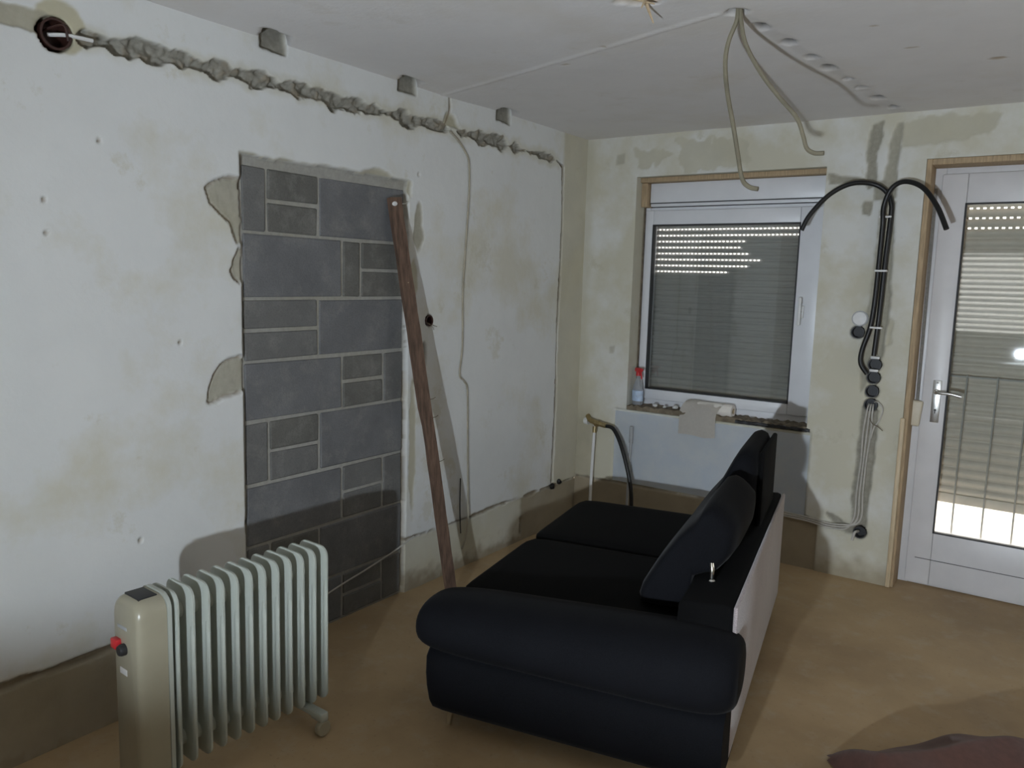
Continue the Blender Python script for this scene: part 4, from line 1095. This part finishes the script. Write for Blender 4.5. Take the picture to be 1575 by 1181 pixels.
# grey wires between the boxes and along the wall
wbn = thing('wire_bundle', (-0.787, YF - 0.012, 0.26), 'bundle of grey wires from the lowest flush box down to floor and behind sofa', 'wires')
wo = Vector((-0.787, YF - 0.012, 0.26))
for k, dx in enumerate((-0.013, 0.0, 0.013)):
    bm = bmesh.new()
    tube(bm, [Vector(p) - wo for p in ((-0.787 + dx * 0.8, YF + 0.02, 0.955), (-0.785 + dx, YF - 0.014, 0.925), (-0.79 + dx * 1.4, YF - 0.012, 0.80), (-0.795 + dx, YF - 0.010, 0.65), (-0.80 + dx * 1.2, YF - 0.010, 0.48), (-0.797 + dx * 1.3, YF - 0.012, 0.36), (-0.815 + dx, YF - 0.016, 0.31), (-0.86, YF - 0.018, 0.270 + 0.012 * k), (-0.95, YF - 0.016, 0.262 + 0.012 * k), (-1.06, YF - 0.014, 0.275 + 0.011 * k), (-1.20, YF - 0.014, 0.28 + 0.011 * k))], 0.0048, 6)
    finish(bm, 'wire', M_CABLE, wbn)
bm = bmesh.new(); tube(bm, [Vector(p) - wo for p in ((-0.772, YF + 0.02, 0.968), (-0.75, YF - 0.02, 0.975), (-0.722, YF - 0.025, 0.94), (-0.735, YF - 0.022, 0.88), (-0.757, YF - 0.018, 0.84), (-0.768, YF - 0.014, 0.78))], 0.0045, 6)
finish(bm, 'looping_wire', M_CABLE, wbn)
bm = bmesh.new(); tube(bm, [Vector(p) - wo for p in ((-0.79, YF - 0.012, 0.90), (-0.765, YF - 0.025, 0.86), (-0.74, YF - 0.03, 0.85), (-0.712, YF - 0.035, 0.83))], 0.0022, 5); finish(bm, 'stripped_wire', M_FOAM, wbn)

# ------------------------------------------------------------------ things on the torn-out sill
bt2 = thing('spray_bottle', (-2.150, 4.500, 0.797), 'clear spray bottle with red trigger head standing in the window corner', 'bottle', rz=math.radians(-30))
bm = bmesh.new(); lathe(bm, [(0.0, 0.0), (0.036, 0.0), (0.040, 0.006), (0.041, 0.075), (0.037, 0.11), (0.026, 0.145), (0.016, 0.165), (0.0135, 0.18), (0.0135, 0.19), (0.0, 0.19)], (0, 0, 0), 'z', 24, 1.0, 0.72); finish(bm, 'bottle_body', M_BOTTLE, bt2)
bm = bmesh.new(); lathe(bm, [(0.0415, 0.025), (0.0422, 0.03), (0.0422, 0.085), (0.0412, 0.09)], (0, 0, 0), 'z', 24, 1.0, 0.73); finish(bm, 'label_band', M_LABEL, bt2)
bm = bmesh.new(); lathe(bm, [(0.0, 0.182), (0.017, 0.182), (0.017, 0.203), (0.012, 0.210), (0.0, 0.211)], (0, 0, 0), 'z', 18); box2(bm, (-0.030, -0.012, 0.206), (0.030, 0.012, 0.232), 0.006); box2(bm, (0.028, -0.006, 0.216), (0.044, 0.006, 0.229), 0.003); hd = finish(bm, 'spray_head', M_RED, bt2)
bm = bmesh.new(); tube(bm, [(0.020, 0, 0.208), (0.030, 0, 0.190), (0.034, 0, 0.165)], 0.005, 8); finish(bm, 'trigger', M_RED, hd)
rl = thing('paper_roll', (-1.663, 4.507, 0.825), 'white kitchen paper roll lying on the torn-out window sill, one sheet hanging', 'paper roll', rz=math.radians(-3))
bm = bmesh.new(); lathe(bm, [(0.016, -0.130), (0.036, -0.130), (0.038, -0.126), (0.038, 0.126), (0.036, 0.130), (0.016, 0.130), (0.016, -0.130)], (0, 0, 0), 'x', 24); finish(bm, 'roll', M_PAPER, rl)
bm = bmesh.new(); lathe(bm, [(0.0145, -0.131), (0.0165, -0.131), (0.0165, 0.131), (0.0145, 0.131), (0.0145, -0.131)], (0, 0, 0), 'x', 16); finish(bm, 'cardboard_core', M_TANTRIM, rl)
bm = bmesh.new()
pr = [(0.0, 0.0385), (-0.022, 0.032), (-0.045, 0.010), (-0.060, -0.018), (-0.068, -0.045), (-0.072, -0.10), (-0.070, -0.165)]
A = []
for i in range(9):
    x = -0.150 + 0.235 * i / 8
    A.append([bm.verts.new((x - (0.03 if j > 3 else 0.01 * j), y - 0.006 * math.sin(i * 1.3 + j), z + 0.004 * math.sin(i * 0.9))) for j, (y, z) in enumerate(pr)])
for i in range(8):
    for j in range(len(pr) - 1): bm.faces.new((A[i][j], A[i + 1][j], A[i + 1][j + 1], A[i][j + 1]))
bmesh.ops.solidify(bm, geom=bm.faces[:], thickness=0.0012); finish(bm, 'hanging_sheet', M_PAPER, rl)
# filler crumbs on the sill
for (x, y, s) in ((-2.03, 4.50, 0.016), (-1.96, 4.49, 0.012), (-1.90, 4.51, 0.018), (-1.84, 4.50, 0.010)):
    bm = bmesh.new(); bmesh.ops.create_icosphere(bm, subdivisions=2, radius=s)
    for v in bm.verts: v.co *= random.uniform(0.7, 1.15); v.co.z *= 0.7
    o = finish(bm, 'filler_crumb', M_WALL); o.location = (x, y, 0.797 + s * 0.55)
    tag(o, 'crumb of broken filler on the sill between bottle and paper roll', 'rubble', 'filler crumbs on the sill')

# ------------------------------------------------------------------ cables hanging from the ceiling
cable('ceiling_cable', [(-0.952, 2.59, 2.44), (-0.958, 2.6, 2.399), (-0.985, 2.61, 2.34), (-0.995, 2.62, 2.274), (-0.985, 2.63, 2.183), (-0.965, 2.64, 2.091), (-0.945, 2.65, 1.992), (-0.925, 2.65, 1.909), (-0.9, 2.65, 1.88), (-0.868, 2.65, 1.871)], 0.0078, M_CABLE2, 'yellowed cable hanging from the ceiling, the longer of the pair', 'cable', 8)
cable('ceiling_cable', [(-0.945, 2.59, 2.44), (-0.942, 2.6, 2.39), (-0.928, 2.62, 2.324), (-0.885, 2.65, 2.241), (-0.83, 2.68, 2.166), (-0.775, 2.7, 2.1), (-0.75, 2.7, 2.042), (-0.735, 2.7, 2.0), (-0.71, 2.7, 1.983), (-0.68, 2.7, 1.981)], 0.0072, M_CABLE2, 'yellowed cable hanging from the ceiling, the shorter one bent sideways', 'cable', 8)

# ------------------------------------------------------------------ brown blanket heaped on the floor
bk = thing('brown_blanket', (-0.13, 2.715, 0.0), 'dark brown blanket heaped in a ridge on the floor beside the sofa', 'blanket', rz=math.radians(44))
nx_, ny_ = 60, 56
bx = np.linspace(-0.335, 0.40, nx_); by = np.linspace(-0.42, 0.26, ny_)
BX, BY = np.meshgrid(bx, by, indexing='ij')
crest = 0.015 * np.sin(9 * BX)
yy = BY - crest
wf = np.where(yy < 0, 0.40, 0.22)
lean = np.clip(1 - np.abs(yy) / wf, 0, 1)
prof_ = smst(-0.34, -0.285, BX + 0.10 * np.clip(-yy, 0, 1)) * (1 - 0.35 * smst(0.16, 0.40, BX)) * smst(0.41, 0.30, BX)
hh = (0.152 + 0.005 * np.sin(7 * BX + 0.6)) * prof_ * lean ** 0.78
hh = hh + (0.014 * np.sin(16 * BX + 7 * BY) + 0.010 * np.sin(31 * BX - 12 * BY + 1.0)) * lean * (1 - lean) * 3.0 * prof_
bm = bmesh.new()
gv = [[bm.verts.new((bx[i_], by[j_], max(0.0, hh[i_, j_]) + 0.004)) for j_ in range(ny_)] for i_ in range(nx_)]
for i_ in range(nx_ - 1):
    for j_ in range(ny_ - 1):
        if max(hh[i_, j_], hh[i_ + 1, j_], hh[i_ + 1, j_ + 1], hh[i_, j_ + 1]) > 0.012:
            bm.faces.new((gv[i_][j_], gv[i_ + 1][j_], gv[i_ + 1][j_ + 1], gv[i_][j_ + 1]))
bmesh.ops.delete(bm, geom=[v for v in bm.verts if not v.link_faces], context='VERTS')
finish(bm, 'cloth', M_CLOTH, bk, True, 70)

# ------------------------------------------------------------------ work lamp on a trestle table behind the camera (mirrored in the door glass)
LP = Vector((-0.34, -0.90, 0.905))
tb = thing('trestle_table', (-0.34, -1.05, 0.0), 'trestle table with black rubber top carrying the work lamp', 'table')
bm = bmesh.new(); box2(bm, (-0.62, -0.42, 0.785), (1.30, 0.50, 0.819), 0.003); finish(bm, 'table_top', M_BENCH, tb)
for x in (-0.5, 1.18):
    for y in (-0.32, 0.38):
        bm = bmesh.new(); box2(bm, (x - 0.022, y - 0.022, 0.0), (x + 0.022, y + 0.022, 0.785), 0.003); finish(bm, 'leg', M_PALEWOOD, tb)
wl = thing('work_lamp', (LP.x, LP.y, 0.819), 'bright work lamp on a small stand', 'lamp', rz=math.radians(-18))
TILT = Matrix.Translation((0, -0.02, 0.09)) @ Matrix.Rotation(math.radians(14), 4, 'X')
bm = bmesh.new(); lathe(bm, [(0.0, 0.0), (0.058, 0.0), (0.060, 0.004), (0.056, 0.010), (0.0, 0.012)], (0, -0.02, 0), 'z', 24)
for x in (-1, 1): box2(bm, (x * 0.050 - 0.003, -0.03, 0.010), (x * 0.050 + 0.003, -0.01, 0.10), 0.001)
finish(bm, 'stand', M_DARK, wl)
bm = bmesh.new(); lathe(bm, [(0.0, -0.040), (0.030, -0.040), (0.044, -0.020), (0.046, 0.012), (0.040, 0.012), (0.036, 0.004), (0.0, 0.004)], (0, 0, 0), 'y', 24); bmesh.ops.transform(bm, matrix=TILT, verts=bm.verts); finish(bm, 'housing', M_DARK, wl)
bm = bmesh.new(); lathe(bm, [(0.0, 0.006), (0.033, 0.006), (0.033, 0.009), (0.0, 0.009)], (0, 0, 0), 'y', 20); bmesh.ops.transform(bm, matrix=TILT, verts=bm.verts); finish(bm, 'lens', M_LAMP, wl, False)
